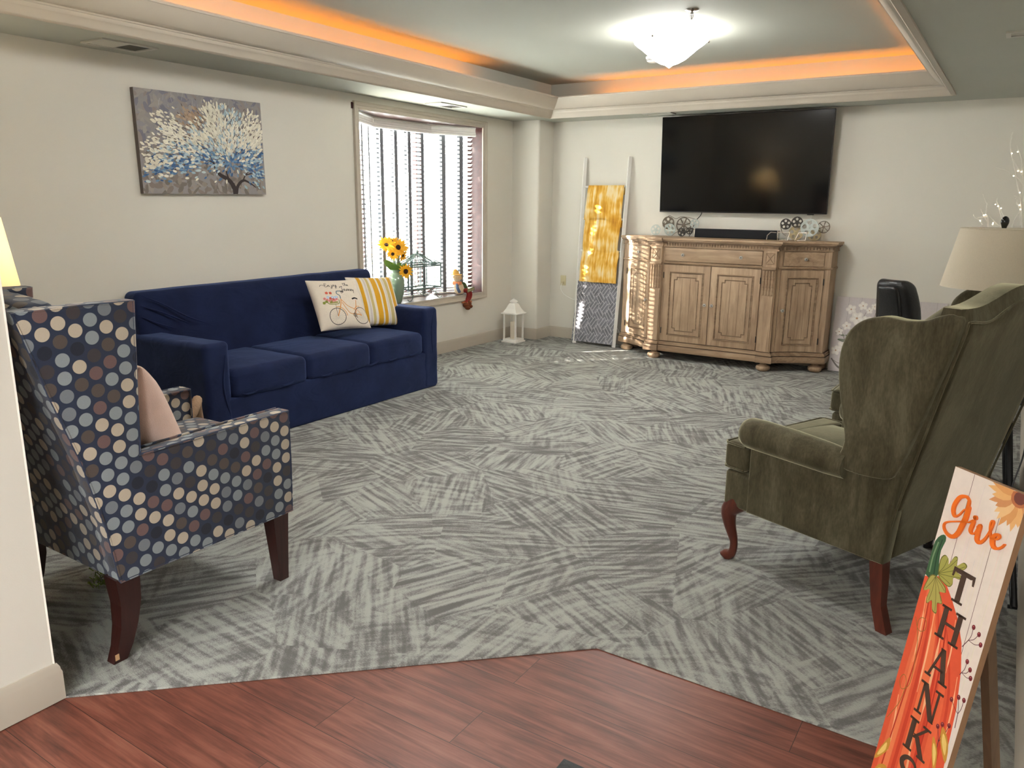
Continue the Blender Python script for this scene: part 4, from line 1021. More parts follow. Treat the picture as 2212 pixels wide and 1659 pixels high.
# raised orange script word
M_ORG = simple('orange_painted_letters', srgb(238, 116, 30), .4, var=.02); M_BRN = simple('brown_painted_letters', srgb(74, 54, 42), .6, var=.05)
def brush(strokes, name, mt, h=.005):
    m2 = MB(); m2.M = Mp
    for si, (pts, ws) in enumerate(strokes):
        P_ = bez(pts, 6); n = len(P_); Wd = []
        for i in range(n):
            f = i/(n-1)*(len(ws)-1); k = min(len(ws)-2, int(f)); Wd.append(ws[k]+(ws[k+1]-ws[k])*(f-k))
        vs = []; fs = []; e = si*.00003
        for i in range(n):
            tg = (P_[min(i+1, n-1)]-P_[max(i-1, 0)]).normalized(); nn_ = Vector((-tg.y, tg.x))*Wd[i]/2
            a, b_ = P_[i]+nn_, P_[i]-nn_
            vs += [(a.x, a.y, .0), (a.x, a.y, h+e), (b_.x, b_.y, h+e), (b_.x, b_.y, .0)]
        for i in range(n-1):
            for j in range(3): fs.append((i*4+j, (i+1)*4+j, (i+1)*4+j+1, i*4+j+1))
        fs += [(0, 1, 2, 3), tuple((n-1)*4+j for j in (3, 2, 1, 0))]
        m2.add(vs, fs)
        for q in (0, n-1):
            m2.prism([(P_[q].x+Wd[q]/2*cos(a*pi/5), P_[q].y+Wd[q]/2*sin(a*pi/5)) for a in range(10)], 0, h+e, 'z')
    return m2.build(name, mt, t, smooth=0)
G1 = [(.0665, .0800), (.0665, .0700), (.0643, .0620), (.0541, .0571), (.0387, .065), (.0300, .0869), (.0318, .104), (.0401, .1120), (.0501, .1040), (.0583, .0894), (.0671, .0817)]
G2 = [(.0696, .0794), (.069, .1019), (.065, .1251), (.0601, .1460), (.0496, .1600), (.0328, .1605), (.0200, .1521), (.0168, .1415), (.0242, .1332), (.0426, .1243), (.0661, .1148), (.0800, .1110)]
brush([(G1, [.0075, .007, .005, .008, .010, .010, .008, .004, .003, .003]), (G2, [.010, .0125, .0125, .011, .009, .006, .005, .004, .0035, .0035, .0035])], 'letter_g', M_ORG)
brush([([(.0800, .1110), (.0915, .1020), (.0905, .1149), (.0900, .1270), (.0960, .1318), (.1031, .1270), (.1065, .1130)], [.003, .006, .010, .009, .005, .0035, .0035]), ([(.0928, .0935), (.0936, .0945)], [.010, .010])], 'letter_i', M_ORG)
brush([([(.1051, .1120), (.1108, .1060), (.1105, .1282), (.1125, .1400), (.1215, .1430), (.1317, .1290), (.1387, .1053), (.1408, .0864), (.1370, .0828), (.1346, .0890), (.1367, .1035), (.1426, .1171), (.1455, .1213)], [.004, .008, .011, .010, .007, .005, .004, .0035, .004, .004, .004, .004])], 'letter_v', M_ORG)
brush([([(.1442, .1218), (.1579, .1190), (.1641, .1113), (.1599, .1068), (.1520, .1125), (.1500, .1250), (.1560, .1365), (.1668, .1372), (.1758, .1300), (.1810, .1210)], [.004, .004, .005, .006, .009, .012, .010, .006, .005, .004])], 'letter_e', M_ORG)
def letter(name, polys):
    m2 = MB(); m2.M = Mp
    for p in polys: m2.prism(p, .0, .0012, 'z')
    m2.build(name, M_BRN, t, smooth=0)
def shf(b0): return lambda pts: [(a, b_+b0) for a, b_ in pts]
def rect(a0, a1, b0, b1): return [(a0, b0), (a1, b0), (a1, b1), (a0, b1)]
def diag(a0, b0, a1, b1, w_): return [(a0-w_/2, b0), (a0+w_/2, b0), (a1+w_/2, b1), (a1-w_/2, b1)]
B0 = .2235
letter('letter_t', [rect(.0745, .1345, B0, B0+.008), rect(.0975, .1115, B0, B0+.079), rect(.0895, .1195, B0+.0735, B0+.079), [(.0745, B0), (.0800, B0+.008), (.0775, B0+.0230), (.0735, B0+.0230)], [(.1345, B0), (.1355, B0+.0230), (.1315, B0+.0230), (.1290, B0+.008)], [(.078, B0+.008), (.0975, B0+.008), (.0975, B0+.011), (.084, B0+.011)], [(.1115, B0+.008), (.131, B0+.008), (.125, B0+.011), (.1115, B0+.011)]])
B0 = .322
letter('letter_h', [rect(.0785, .0915, B0, B0+.080), rect(.1200, .1330, B0, B0+.080), rect(.0915, .1200, B0+.036, B0+.043)]+[rect(a-.0135, a+.0135, b_, b_+.0055) for a in (.085, .1265) for b_ in (B0, B0+.0745)])
B0 = .421
letter('letter_a', [diag(.1075, B0, .0835, B0+.082, .006), diag(.1075, B0, .1290, B0+.082, .0135), [(.093, B0+.050), (.121, B0+.050), (.123, B0+.056), (.0912, B0+.056)], rect(.0745, .0930, B0+.0765, B0+.082), rect(.1160, .1420, B0+.0765, B0+.082)])
B0 = .5215
letter('letter_n', [rect(.0825, .0880, B0, B0+.083), rect(.1270, .1325, B0, B0+.083), diag(.0870, B0, .1265, B0+.083, .0150), rect(.0735, .0920, B0, B0+.0055), rect(.0745, .0960, B0+.0775, B0+.083), rect(.1185, .1415, B0, B0+.0055)])
B0 = .6215
letter('letter_k', [rect(.0785, .0920, B0, B0+.083), diag(.1280, B0+.002, .0935, B0+.045, .008), diag(.1010, B0+.034, .1300, B0+.081, .0150)]+[rect(.0715, .0985, b_, b_+.0055) for b_ in (B0, B0+.0775)]+[rect(.1130, .1370, B0, B0+.0055), rect(.1160, .1420, B0+.0775, B0+.083)])
S_ = [(.126, .748), (.121, .728), (.106, .7205), (.090, .725), (.0815, .740), (.090, .755), (.106, .763), (.121, .772), (.126, .788), (.117, .802), (.102, .806), (.086, .800), (.079, .780)]
P_ = bez(S_, 5); wds = [.004+.010*abs(sin(pi*i/(len(P_)-1)*1.0))**1 for i in range(len(P_))]
m2 = MB(); m2.M = Mp
for q in ribbon(P_, wds): m2.prism([(p.x, p.y) for p in q], 0, .0012, 'z')
m2.build('letter_s', M_BRN, t, smooth=0)
# easel leg behind
M_EAS = wood_mat('brown_easel_wood', [(.3, srgb(104, 82, 62)), (.7, srgb(132, 106, 80))])
hp = SO+SX*(SW*.5)-SU*.12-SN*(ST+.006); ft = Vector((hp.x, hp.y, 0))-Vector((SN.x, SN.y, 0))*.16+SX*.02; ft.z = .008
m = MB(); m.M = Minv; m.tube([tuple(hp), tuple(ft)], .018, 4, flat=tuple(SX)); m.build('easel_leg', M_EAS, t, smooth=0)
# dark mat on the plank floor
m = MB(); m.rbox(-.89, .15, .55, 1.668, -.003, .004, .003, 1, 2); tag(m.build('door_mat', simple('charcoal_mat', srgb(72, 74, 76), .95, var=.15, nscale=60, bmp=.4)), 'charcoal grey mat on the plank floor, one corner showing', 'mat')

# ================================================================== LEFT WALL: painting
M_CP = MT['canvas_paint']
def canvas_base(m, w, h, th, edge, front):
    m.box(0, w, -th, 0, 0, h, col=edge)                      # local: x right, y out to the viewer is +, z up
    m.add([(.0, .0004, 0), (.0, .0004, h), (w, .0004, h), (w, .0004, 0)], [(0, 1, 2, 3)], col=front)
class Paint:
    def __init__(s, m, w, h, step=2.0e-6): s.m = m; s.w = w; s.h = h; s.y = .0006; s.step = step
    def poly(s, P_, col):
        s.y += s.step
        Q = [(min(s.w-.0005, max(.0005, p[0])), s.y, min(s.h-.0005, max(.0005, p[1]))) for p in P_]
        s.m.add(Q, [tuple(range(len(Q)))], col=col)
    def petal(s, x, z, L_, wd, ang, col):
        c, d = cos(ang), sin(ang)
        pts = [(-.5, 0), (-.3, .38), (.05, .5), (.38, .32), (.5, 0), (.38, -.32), (.05, -.5), (-.3, -.38)]
        s.poly([(x+a*L_*c-b*wd*d, z+a*L_*d+b*wd*c) for a, b in pts], col)
    def line(s, pts, w, col, sm=5):
        P_ = bez(pts, sm); n = len(P_)
        W_ = [w[0]+(w[1]-w[0])*i/(n-1) for i in range(n)] if isinstance(w, tuple) else w
        s.y += s.step
        for q in ribbon(P_, W_):
            s.m.add([(min(s.w-.0005, max(.0005, p.x)), s.y, min(s.h-.0005, max(.0005, p.y))) for p in q], [(0, 1, 2, 3)], col=col)
PW, PH = 1.005, .665
m = MB(); canvas_base(m, PW, PH, .035, srgb(112, 104, 100), srgb(150, 146, 146)); pt = Paint(m, PW, PH)
rg = random.Random(21)
def jit(c, k=.12): f = rg.uniform(1-k, 1+k); return tuple(min(1, q*f) for q in c)
for i in range(520):      # loose background dabs: lavender grey above, warm taupe below
    x, z = rg.uniform(0, PW), rg.uniform(0, PH)
    top = z/PH > .45
    c = rg.choice([srgb(146, 144, 150), srgb(128, 126, 138), srgb(160, 154, 150), srgb(150, 140, 136)] if top else [srgb(136, 126, 120), srgb(150, 140, 130), srgb(124, 116, 110), srgb(158, 150, 144)])
    pt.petal(x, z, rg.uniform(.04, .11), rg.uniform(.015, .04), rg.uniform(0, 3.14), jit(c, .05))
for i in range(46):
    x, z = rg.uniform(.15, .95), rg.uniform(.45, PH); a = rg.uniform(1.2, 1.9); l = rg.uniform(.02, .06)
    pt.line([(x, z), (x+l*cos(a), z+l*sin(a))], .0022, srgb(176, 174, 178), 1)
tc_ = srgb(62, 54, 54)
bx = .725
pt.line([(bx, 0), (bx-.01, .05), (bx-.05, .10), (bx-.12, .135), (bx-.15, .17), (bx-.17, .22)], (.042, .016), tc_)
pt.line([(bx+.005, 0), (bx+.025, .06), (bx+.075, .10), (bx+.13, .085), (bx+.19, .05)], (.03, .006), tc_)
pt.line([(bx-.02, .04), (bx-.055, .12), (bx-.075, .2), (bx-.09, .30)], (.016, .006), tc_); pt.line([(bx+.07, .09), (bx+.10, .14), (bx+.16, .19)], (.012, .005), tc_)
for (e) in (((bx-.17, .22), (bx-.25, .24), (bx-.34, .22)), ((bx-.16, .2), (bx-.22, .30), (bx-.30, .34)), ((bx-.09, .28), (bx-.12, .40), (bx-.16, .5)), ((bx-.08, .26), (bx-.02, .38), (bx-.0, .5)), ((bx-.05, .2), (bx+.04, .3), (bx+.10, .42)), ((bx-.34, .22), (bx-.46, .17), (bx-.55, .12)), ((bx+.1, .14), (bx+.2, .16), (bx+.26, .14))): pt.line(list(e), (.009, .003), tc_)
# blossom masses: (x, z, spread x, spread z, count, colours, outward bias)
ivory = [srgb(232, 226, 208), srgb(222, 216, 198), srgb(238, 232, 216)]; ice = [srgb(178, 198, 208), srgb(160, 184, 196), srgb(196, 210, 212)]
blue = [srgb(92, 128, 168), srgb(76, 110, 156), srgb(118, 150, 182), srgb(66, 98, 140)]; tan_ = [srgb(182, 158, 136), srgb(166, 142, 120)]; twig = [srgb(98, 78, 64), srgb(84, 70, 62)]
cx0, cz0 = .70, .22
def mass(x, z, sx, sz, n, cols, L_=.034, wd=.016):
    for i in range(n):
        px_, pz = rg.gauss(x, sx), rg.gauss(z, sz)
        if not (.01 < px_ < PW-.01 and .04 < pz < PH-.03): continue
        a = atan2(pz-cz0, px_-cx0)+rg.uniform(-.45, .45)
        s = rg.uniform(.6, 1.15); pt.petal(px_, pz, L_*s, wd*s, a, jit(rg.choice(cols), .07))
mass(.40, .50, .05, .04, 70, tan_); mass(.45, .42, .06, .05, 60, tan_+ice); mass(.12, .16, .09, .04, 60, blue); mass(.24, .20, .10, .05, 110, blue+ice); mass(.42, .24, .10, .05, 150, blue+ice)
mass(.60, .27, .08, .05, 120, blue+ice+tan_); mass(.78, .25, .08, .045, 170, blue); mass(.93, .17, .05, .06, 90, blue+ice); mass(.70, .33, .14, .04, 130, tan_+ice); mass(.92, .27, .06, .06, 90, ice+blue)
mass(.56, .36, .13, .05, 170, ice+ivory); mass(.80, .38, .12, .06, 220, ice+ivory); mass(.70, .46, .06, .06, 80, ice)
mass(.26, .40, .06, .06, 90, ivory); mass(.20, .46, .05, .04, 36, ivory); mass(.12, .30, .07, .05, 60, ivory); mass(.10, .20, .06, .04, 60, ivory); mass(.36, .34, .08, .05, 90, ivory); mass(.30, .30, .09, .04, 60, ivory+ice)
mass(.58, .52, .05, .06, 170, ivory); mass(.54, .58, .025, .035, 26, ivory); mass(.62, .58, .03, .03, 22, ivory); mass(.88, .44, .08, .07, 230, ivory); mass(.96, .50, .03, .05, 50, ivory); mass(.74, .54, .06, .05, 70, ivory+ice); mass(.60, .44, .10, .05, 120, ivory)
mass(.60, .46, .16, .09, 90, twig, .024, .005); mass(.84, .44, .09, .08, 50, twig, .022, .005); mass(.30, .38, .10, .08, 40, twig, .022, .005)
mass(.5, .18, .20, .02, 10, ivory+blue); mass(.35, .10, .2, .03, 8, ivory)
o = m.build('wall_painting', M_CP, smooth=0); tag(o, 'unframed canvas painting of a white and blue blossoming tree on left wall', 'painting')
# local x -> +y world, local y -> +x world
o.matrix_world = Matrix(((0, 1, 0, XL+.037), (1, 0, 0, 3.06), (0, 0, 1, 1.578), (0, 0, 0, 1))) @ Matrix.Rotation(radians(-.55), 4, 'Y')
# (x,y swap mirrors the mesh: flip faces back)
o.data.flip_normals()

# ================================================================== CEILING bits
M_REG = simple('painted_register', srgb(186, 184, 174), .5, var=.02); M_HOLE = simple('register_slots', srgb(86, 84, 76), .8)
def register(label, x0, x1, y0, y1, lv='y', frac=1.0):
    t = thing('air_vent', label, 'air vent', ((x0+x1)/2, (y0+y1)/2, ZS), 0, 'ceiling air registers')
    hx, hy = (x1-x0)/2, (y1-y0)/2
    m = MB(); f = .022
    for b in ((-hx, hx, -hy, -hy+f), (-hx, hx, hy-f, hy), (-hx, -hx+f, -hy+f, hy-f), (hx-f, hx, -hy+f, hy-f)): m.box(b[0], b[1], b[2], b[3], -.009, -.0005)
    m.build('frame', M_REG, t, smooth=0)
    m = MB(); m.box(-hx+f, hx-f, -hy+f, hy-f, -.002, -.0005); m.build('backing', M_HOLE, t, smooth=0)
    m = MB(); n = int((2*hy-2*f)/.014)
    for i in range(n):
        y = -hy+f+(i+.5)*(2*hy-2*f)/n; a = .005*(1 if i < n*.52 else -1)
        m.add([(-hx+f, y-.005, -.003), (hx-f, y-.005, -.003), (hx-f, y+.004, -.008 if a > 0 else -.0005), (-hx+f, y+.004, -.008 if a > 0 else -.0005)], [(0, 1, 2, 3)])
    m.build('slats', M_REG, t, smooth=0); return t
register('square white ceiling air vent above the tree painting', -4.79, -4.555, 2.68, 3.03)
register('white ceiling air vent above the bay window', -4.79, -4.60, 5.86, 6.26)
register('white ceiling air vent above the left corner of the television', -3.37, -3.06, 7.56, 7.70)
t = register('white slotted ceiling air vent at the right edge near the wing chairs', -.205, .10, 5.02, 5.16)
t = thing('fire_sprinkler', 'chrome fire sprinkler on the raised ceiling beside the light', 'sprinkler', (-1.95, 5.08, ZT))
m = MB(); m.lathe([(0, 0), (.042, 0), (.042, -.004), (.03, -.010), (.012, -.012), (0, -.012)], 24); m.build('escutcheon', M_CHROME, t)
m = MB(); m.lathe([(0, -.01), (.009, -.01), (.009, -.03), (0, -.03)], 12); m.tube([(.009, 0, -.03), (.011, 0, -.045), (0, 0, -.062)], .002, 6); m.tube([(-.009, 0, -.03), (-.011, 0, -.045), (0, 0, -.062)], .002, 6); m.tube([(0, 0, -.03), (0, 0, -.06)], .003, 6)
m.lathe([(0, -.062), (.015, -.062), (.016, -.065), (0, -.065)], 12); m.build('sprinkler_head', M_CHROME, t)
t = thing('smoke_detector', 'round white smoke detector behind the ceiling light', 'smoke detector', (-2.80, 6.46, ZT))
m = MB(); m.lathe([(0, 0), (.062, 0), (.062, -.012), (.056, -.02), (.052, -.034), (.036, -.045), (0, -.046)], 28); m.build('housing', M_WHITE, t)
m = MB(); m.lathe([(.0555, -.022), (.0565, -.0225), (.0555, -.0255)], 28); m.lathe([(.053, -.030), (.0545, -.0305), (.052, -.0335)], 28); m.build('vent_slots', M_HOLE, t)

# ================================================================== BACK WALL: television
M_BEZ = simple('black_plastic', srgb(16, 16, 17), .35, var=.05)
M_SCR, nt, b = newmat('dark_screen_glass'); b.inputs['Base Color'].default_value = (.002, .002, .0022, 1); b.inputs['Roughness'].default_value = .09; b.inputs['Specular IOR Level'].default_value = .45
f = noise(nt, coords(nt), 2, 2); nt.links.new(ramp(nt, f, [(0, (.0016,)*3), (1, (.0024, .0024, .0026))]), b.inputs['Base Color'])
t = thing('television', 'large black flat television on the back wall above the sideboard', 'television', (-2.392, 7.835, 1.475))
tl = radians(3.2)
R = Matrix.Rotation(tl, 4, 'X')
m = MB(); m.M = R; m.rbox(-.836, .836, -.022, .008, 0, .945, .004, 2, 2); m.build('housing', M_BEZ, t)
m = MB(); m.M = R; m.box(-.830, .830, -.0235, -.0215, .012, .940); m.build('screen', M_SCR, t, smooth=0)
m = MB(); m.box(-.3, .3, .0, .06, .25, .65); m.build('wall_bracket', M_BEZ, t, smooth=0)
m = MB(); m.M = R; m.box(.66, .72, -.022, -.005, -.008, .0); m.build('sensor', M_BEZ, t, smooth=0)

# ================================================================== SIDEBOARD
OAK = [(.28, srgb(126, 104, 84)), (.45, srgb(158, 132, 106)), (.6, srgb(178, 152, 124)), (.75, srgb(190, 166, 140))]
M_OAK = wood_mat('weathered_oak_upright', OAK, rough=.6, bmp=.3); M_OAKX = wood_mat('weathered_oak_level', OAK, rough=.55, axis='x', bmp=.3)
M_OAKT = wood_mat('greyed_oak_trim', [(.28, srgb(106, 86, 66)), (.5, srgb(148, 122, 96)), (.72, srgb(178, 154, 126))], rough=.6, axis='x', bmp=.3)
M_GLZ = simple('dark_glaze_line', srgb(66, 48, 36), .8, var=.2)
M_KNOB = simple('grey_enamel_knob', srgb(166, 162, 154), .4, var=.1, nscale=60); M_KD = simple('dark_knob_centre', srgb(70, 66, 60), .4)
CXs = -2.475
t = thing('sideboard', 'weathered oak breakfront sideboard with curved side doors below the television', 'sideboard', (CXs, 7.62, 0))
# local coordinates: x from centre, y toward the wall positive; front centre at y=-.25
def side_curve(s, u, off=0.0):
    """plan point on the concave side front; u 0 at pilaster .. 1 at the outer corner; s=+-1"""
    x0, y0, x1, y1 = .625, -.235, 1.02, .0
    # concave quarter-like curve
    x = x0+(x1-x0)*u; bow = .045*sin(pi*u)
    y = y0+(y1-y0)*(u**1.0)+bow*.9
    dx = x1-x0; dy = (y1-y0)+.9*.045*pi*cos(pi*u); L_ = sqrt(dx*dx+dy*dy); nx, ny = dy/L_, -dx/L_
    return (s*(x+nx*off), y+ny*off)
def plan(off, n=10):
    R_ = []
    R_ += [(x, y) for x, y in [side_curve(1, i/n, off) for i in range(n+1)]]
    pil = [(.50-off*.0, -.25-off), (.50-off*.0, -.275-off), (.625+off, -.275-off), (.625+off, -.24-off*.6)]
    right = pil+R_[1:]+[(1.045+off, .0-off*.2), (1.05+off, .235)]
    left = [(-x, y) for x, y in reversed(right)]
    return left+right
def slab_plan(mb, off, z0, z1, **k): mb.prism(plan(off), z0, z1, 'z', **k)
m = MB(); slab_plan(m, .0, .185, 1.185); m.build('body', M_OAK, t, smooth=30)
m = MB(); slab_plan(m, .035, 1.192, 1.215, r=.004, seg=2); slab_plan(m, .045, 1.205, 1.228, r=.006, seg=2); m.build('top', M_OAKX, t, smooth=40)
m = MB(); slab_plan(m, .022, 1.178, 1.194); slab_plan(m, .012, 1.140, 1.152); m.build('cornice', M_OAKT, t, smooth=30)
m = MB(); slab_plan(m, .030, .085, .150, r=.008, seg=2); slab_plan(m, .022, .150, .172, r=.008, seg=2); slab_plan(m, .012, .172, .190); m.build('plinth', M_OAKT, t, smooth=40)
m = MB(); slab_plan(m, .0305, .1495, .1515); slab_plan(m, .0135, .1885, .1905); slab_plan(m, .036, 1.1905, 1.1925); m.build('glaze_lines', M_GLZ, t, smooth=0)
# dentils
m = MB()
for i in range(36):
    x = -.485+.97*(i+.5)/36; m.box(x-.0085, x+.0085, -.262, -.25, 1.152, 1.178)
for s in (-1, 1):
    for i in range(15):
        u = (i+.5)/15; x, y = side_curve(s, u, .006); m.box(x-.008, x+.008, y-.007, y+.006, 1.152, 1.178)
    for i in range(8): y = .02+.2*(i+.5)/8; m.box(*sorted((s*1.045, s*1.062)), y-.008, y+.008, 1.152, 1.178)
m.build('dentil_trim', M_OAKT, t, smooth=0)['kind'] = 'stuff'
# mid rail under the drawers
m = MB()
m.tube([(-.49, -.258, .985), (.49, -.258, .985)], .011, 8)
for s in (-1, 1): m.tube([(side_curve(s, i/10, .006)[0], side_curve(s, i/10, .006)[1], .985) for i in range(11)]+[(s*1.050, .0, .985), (s*1.053, .225, .985)], .010, 8)
m.build('mid_moulding', M_OAKT, t)
def knob(parent, x, y, z, nx=0, ny=-1):
    m = MB(); N_ = Vector((nx, ny, 0)).normalized(); base = Vector((x, y, z)); ux = Vector((0, 0, 1)); R_ = Matrix.Translation(base) @ N_.to_track_quat('Z', 'Y').to_matrix().to_4x4(); m.M = R_
    m.lathe([(0, 0), (.009, 0), (.007, .008), (.012, .016), (.0165, .020), (.0165, .025), (.012, .028), (0, .0285)], 16); k = m.build('knob', M_KNOB, parent)
    m = MB(); m.M = R_; m.lathe([(0, .0284), (.0055, .0288), (.004, .031), (0, .0315)], 10); m.build('knob_centre', M_KD, k)
# flat fronts: centre drawer and two doors
def ridge(mb, pts, r, **k): mb.tube(pts, r, 6, **k)
def frontbox(name, x0, x1, z0, z1, y, mt):
    m = MB(); m.rbox(x0, x1, y-.014, y+.004, z0, z1, .003, 1, 1); o = m.build(name, mt, t)
    m = MB(); g = .0022
    for (a, b_) in (((x0, z0), (x1, z0)), ((x1, z0), (x1, z1)), ((x1, z1), (x0, z1)), ((x0, z1), (x0, z0))): ridge(m, [(a[0], y-.0015, a[1]), (b_[0], y-.0015, b_[1])], g)
    m.build('glaze_edge', M_GLZ, o); return o
dr = frontbox('drawer', -.482, .482, 1.003, 1.132, -.25, M_OAKX); knob(dr, -.288, -.264, 1.067); knob(dr, .288, -.264, 1.067)
def notched(x0, x1, z0, z1, c):
    return [(x0+c, z0), (x1-c, z0), (x1-c, z0+c*.9), (x1, z0+c*.9), (x1, z1-c*.9), (x1-c, z1-c*.9), (x1-c, z1), (x0+c, z1), (x0+c, z1-c*.9), (x0, z1-c*.9), (x0, z0+c*.9), (x0+c, z0+c*.9)]
def door_trim(o, mapf, x0, x1, z0, z1, c):
    m = MB(); R0 = [(x0, z0), (x1, z0), (x1, z1), (x0, z1)]
    def path(P_):
        out = []
        for i in range(len(P_)):
            a, b_ = P_[i], P_[(i+1) % len(P_)]
            for k in range(8): out.append(mapf(a[0]+(b_[0]-a[0])*k/8, a[1]+(b_[1]-a[1])*k/8))
        return out
    m.tube(path(R0), .0065, 6, closed=True); e = .012; m.tube(path([(x0+e, z0+e), (x1-e, z0+e), (x1-e, z1-e), (x0+e, z1-e)]), .003, 6, closed=True); m.build('panel_moulding', M_OAKT, o)
    i_ = .047
    m = MB(); m.tube(path(notched(x0+i_, x1-i_, z0+i_, z1-i_, c)), .0035, 6, closed=True); m.build('panel_bead', M_OAKT, o)
    m = MB(); e = .0075; m.tube(path([(x0+e, z0+e), (x1-e, z0+e), (x1-e, z1-e), (x0+e, z1-e)]), .0016, 5, closed=True); q = i_+.005; m.tube(path(notched(x0+q, x1-q, z0+q, z1-q, c)), .0014, 5, closed=True)
    w3 = (x1-x0-2*i_)/3
    for k in (1, 2): m.tube([mapf(x0+i_+w3*k, z0+i_+.01), mapf(x0+i_+w3*k, z1-i_-.01)], .0009, 5)
    m.build('glaze_groove', M_GLZ, o)
for s in (-1, 1):
    x0, x1 = (-.482, -.003) if s < 0 else (.003, .482)
    d = frontbox('door', x0, x1, .195, .965, -.25, M_OAK)
    door_trim(d, lambda a, z: (a, -.2645, z), x0+.066, x1-.066, .258, .895, .028)
    knob(d, s*.036, -.264, .59)
    for z in (.30, .86): m = MB(); m.box(s*.482-.004, s*.482+.004, -.268, -.262, z-.03, z+.03); m.build('hinge', M_BLACK, d, smooth=0)
# curved side drawers and doors
def curved_panel(name, s, u0, u1, z0, z1, mt):
    m = MB(); n = 10; vs = []; fs = []
    for i in range(n+1):
        u = u0+(u1-u0)*i/n; a = side_curve(s, u, .013); b_ = side_curve(s, u, -.004)
        vs += [(a[0], a[1], z0), (a[0], a[1], z1), (b_[0], b_[1], z1), (b_[0], b_[1], z0)]
    for i in range(n):
        for j in range(4):
            f = (i*4+j, i*4+(j+1) % 4, (i+1)*4+(j+1) % 4, (i+1)*4+j); fs.append(f if s < 0 else tuple(reversed(f)))
    fs += [(0, 1, 2, 3), (n*4+3, n*4+2, n*4+1, n*4)]
    m.add(vs, fs); o = m.build(name, mt, t, smooth=30)
    m = MB(); P_ = []
    for (ua, ub, za, zb) in ((u0, u1, z0, z0), (u1, u1, z0, z1), (u1, u0, z1, z1), (u0, u0, z1, z0)):
        for k in range(8): q = side_curve(s, ua+(ub-ua)*k/8, .001); P_.append((q[0], q[1], za+(zb-za)*k/8))
    m.tube(P_, .0024, 5, closed=True); m.build('glaze_edge', M_GLZ, o); return o
for s in (-1, 1):
    d = curved_panel('drawer', s, .09, .90, 1.003, 1.132, M_OAKX); q = side_curve(s, .5, .013); q2 = side_curve(s, .5, .05); knob(d, q[0], q[1], 1.067, q2[0]-q[0], q2[1]-q[1])
    d = curved_panel('door', s, .06, .92, .195, .965, M_OAK)
    door_trim(d, lambda a, z: (*side_curve(s, a, .0145), z), .06+.15, .92-.15, .275, .885, .07) if False else None
    def mp_(a, z, s=s):
        q = side_curve(s, a/.46, .0145); return (q[0], q[1], z)
    door_trim(d, mp_, .06*.46+.055, .92*.46-.055, .258, .895, .026)
    q = side_curve(s, .12, .013); q2 = side_curve(s, .12, .05); knob(d, q[0], q[1], .59, q2[0]-q[0], q2[1]-q[1])
    for z in (.30, .86): q = side_curve(s, .93, .014); m = MB(); m.box(q[0]-.004, q[0]+.004, q[1]-.004, q[1]+.004, z-.03, z+.03); m.build('hinge', M_BLACK, d, smooth=0)
    # pilaster: block with carved X, fluted corbel
    xa, xb = sorted((s*.503, s*.620)); xc = (xa+xb)/2
    m = MB(); m.box(xa, xb, -.292, -.27, .715, 1.14); m.box(xa+.006, xb-.006, -.290, -.27, .195, .72); m.build('pilaster', M_OAK, t, smooth=0)
    m = MB()
    for (a, b_) in (((xa+.02, 1.02), (xb-.02, 1.02)), ((xb-.02, 1.02), (xb-.02, 1.12)), ((xb-.02, 1.12), (xa+.02, 1.12)), ((xa+.02, 1.12), (xa+.02, 1.02)), ((xa+.024, 1.024), (xb-.024, 1.116)), ((xa+.024, 1.116), (xb-.024, 1.024))): ridge(m, [(a[0], -.2935, a[1]), (b_[0], -.2935, b_[1])], .0035)
    m.build('carved_cross', M_OAKT, t)
    m = MB(); m.rbox(xa-.006, xb+.006, -.305, -.27, .965, .992, .006, 2, 1)
    for k in range(4):
        x = xa+.018+(xb-xa-.036)*k/3; m.tube([(x, -.300, .96), (x, -.298, .85), (x, -.294, .735)], .0085, 8); m.sphere((x, -.2935, .737), .0088, 8, 6)
    m.box(xa+.004, xb-.004, -.296, -.27, .726, .962); m.build('fluted_corbel', M_OAKT, t, smooth=40)
for (x, y) in ((-.985, .03), (-.562, -.222), (.562, -.222), (.985, .03), (-.985, .22), (.985, .22)):
    m = MB(); m.lathe([(0, 0), (.045, 0), (.062, .014), (.067, .032), (.060, .05), (.036, .060), (.030, .068), (.036, .08), (.040, .09), (0, .09)], 24, x, y); m.build('foot', M_OAK, t)

# soundbar
t = thing('soundbar', 'long black soundbar lying on the sideboard below the television', 'soundbar', (-2.375, 7.74, 1.228))
m = MB(); m.rbox(-.41, .41, -.045, .045, .002, .088, .006, 2, 2); m.build('housing', M_BEZ, t)
m = MB(); m.box(-.405, .405, -.0465, -.0448, .006, .084); m.build('grille', simple('dark_speaker_cloth', srgb(24, 25, 30), .95, var=.2, nscale=300), t, smooth=0)
for s in (-1, 1): m = MB(); m.rbox(*sorted((s*.41, s*.416)), -.045, .045, .002, .088, .002, 1, 1); m.build('end_cap', M_CHROME, t)
m = MB(); m.tube(bez([(-2.78, 7.862, 1.50), (-2.795, 7.87, 1.45), (-2.85, 7.872, 1.38), (-2.885, 7.85, 1.26), (-2.88, 7.80, 1.236)], 6), .004, 6)
tag(m.build('power_cord', M_BEZ), 'black cable hanging from the television to the sideboard', 'cord')
m = MB(); m.tube(bez([(-1.70, 7.868, 1.50), (-1.705, 7.872, 1.42), (-1.72, 7.872, 1.34), (-1.72, 7.86, 1.25)], 6), .0035, 6)
tag(m.build('power_cord', M_WHITE), 'white cable hanging below the right side of the television', 'cord')

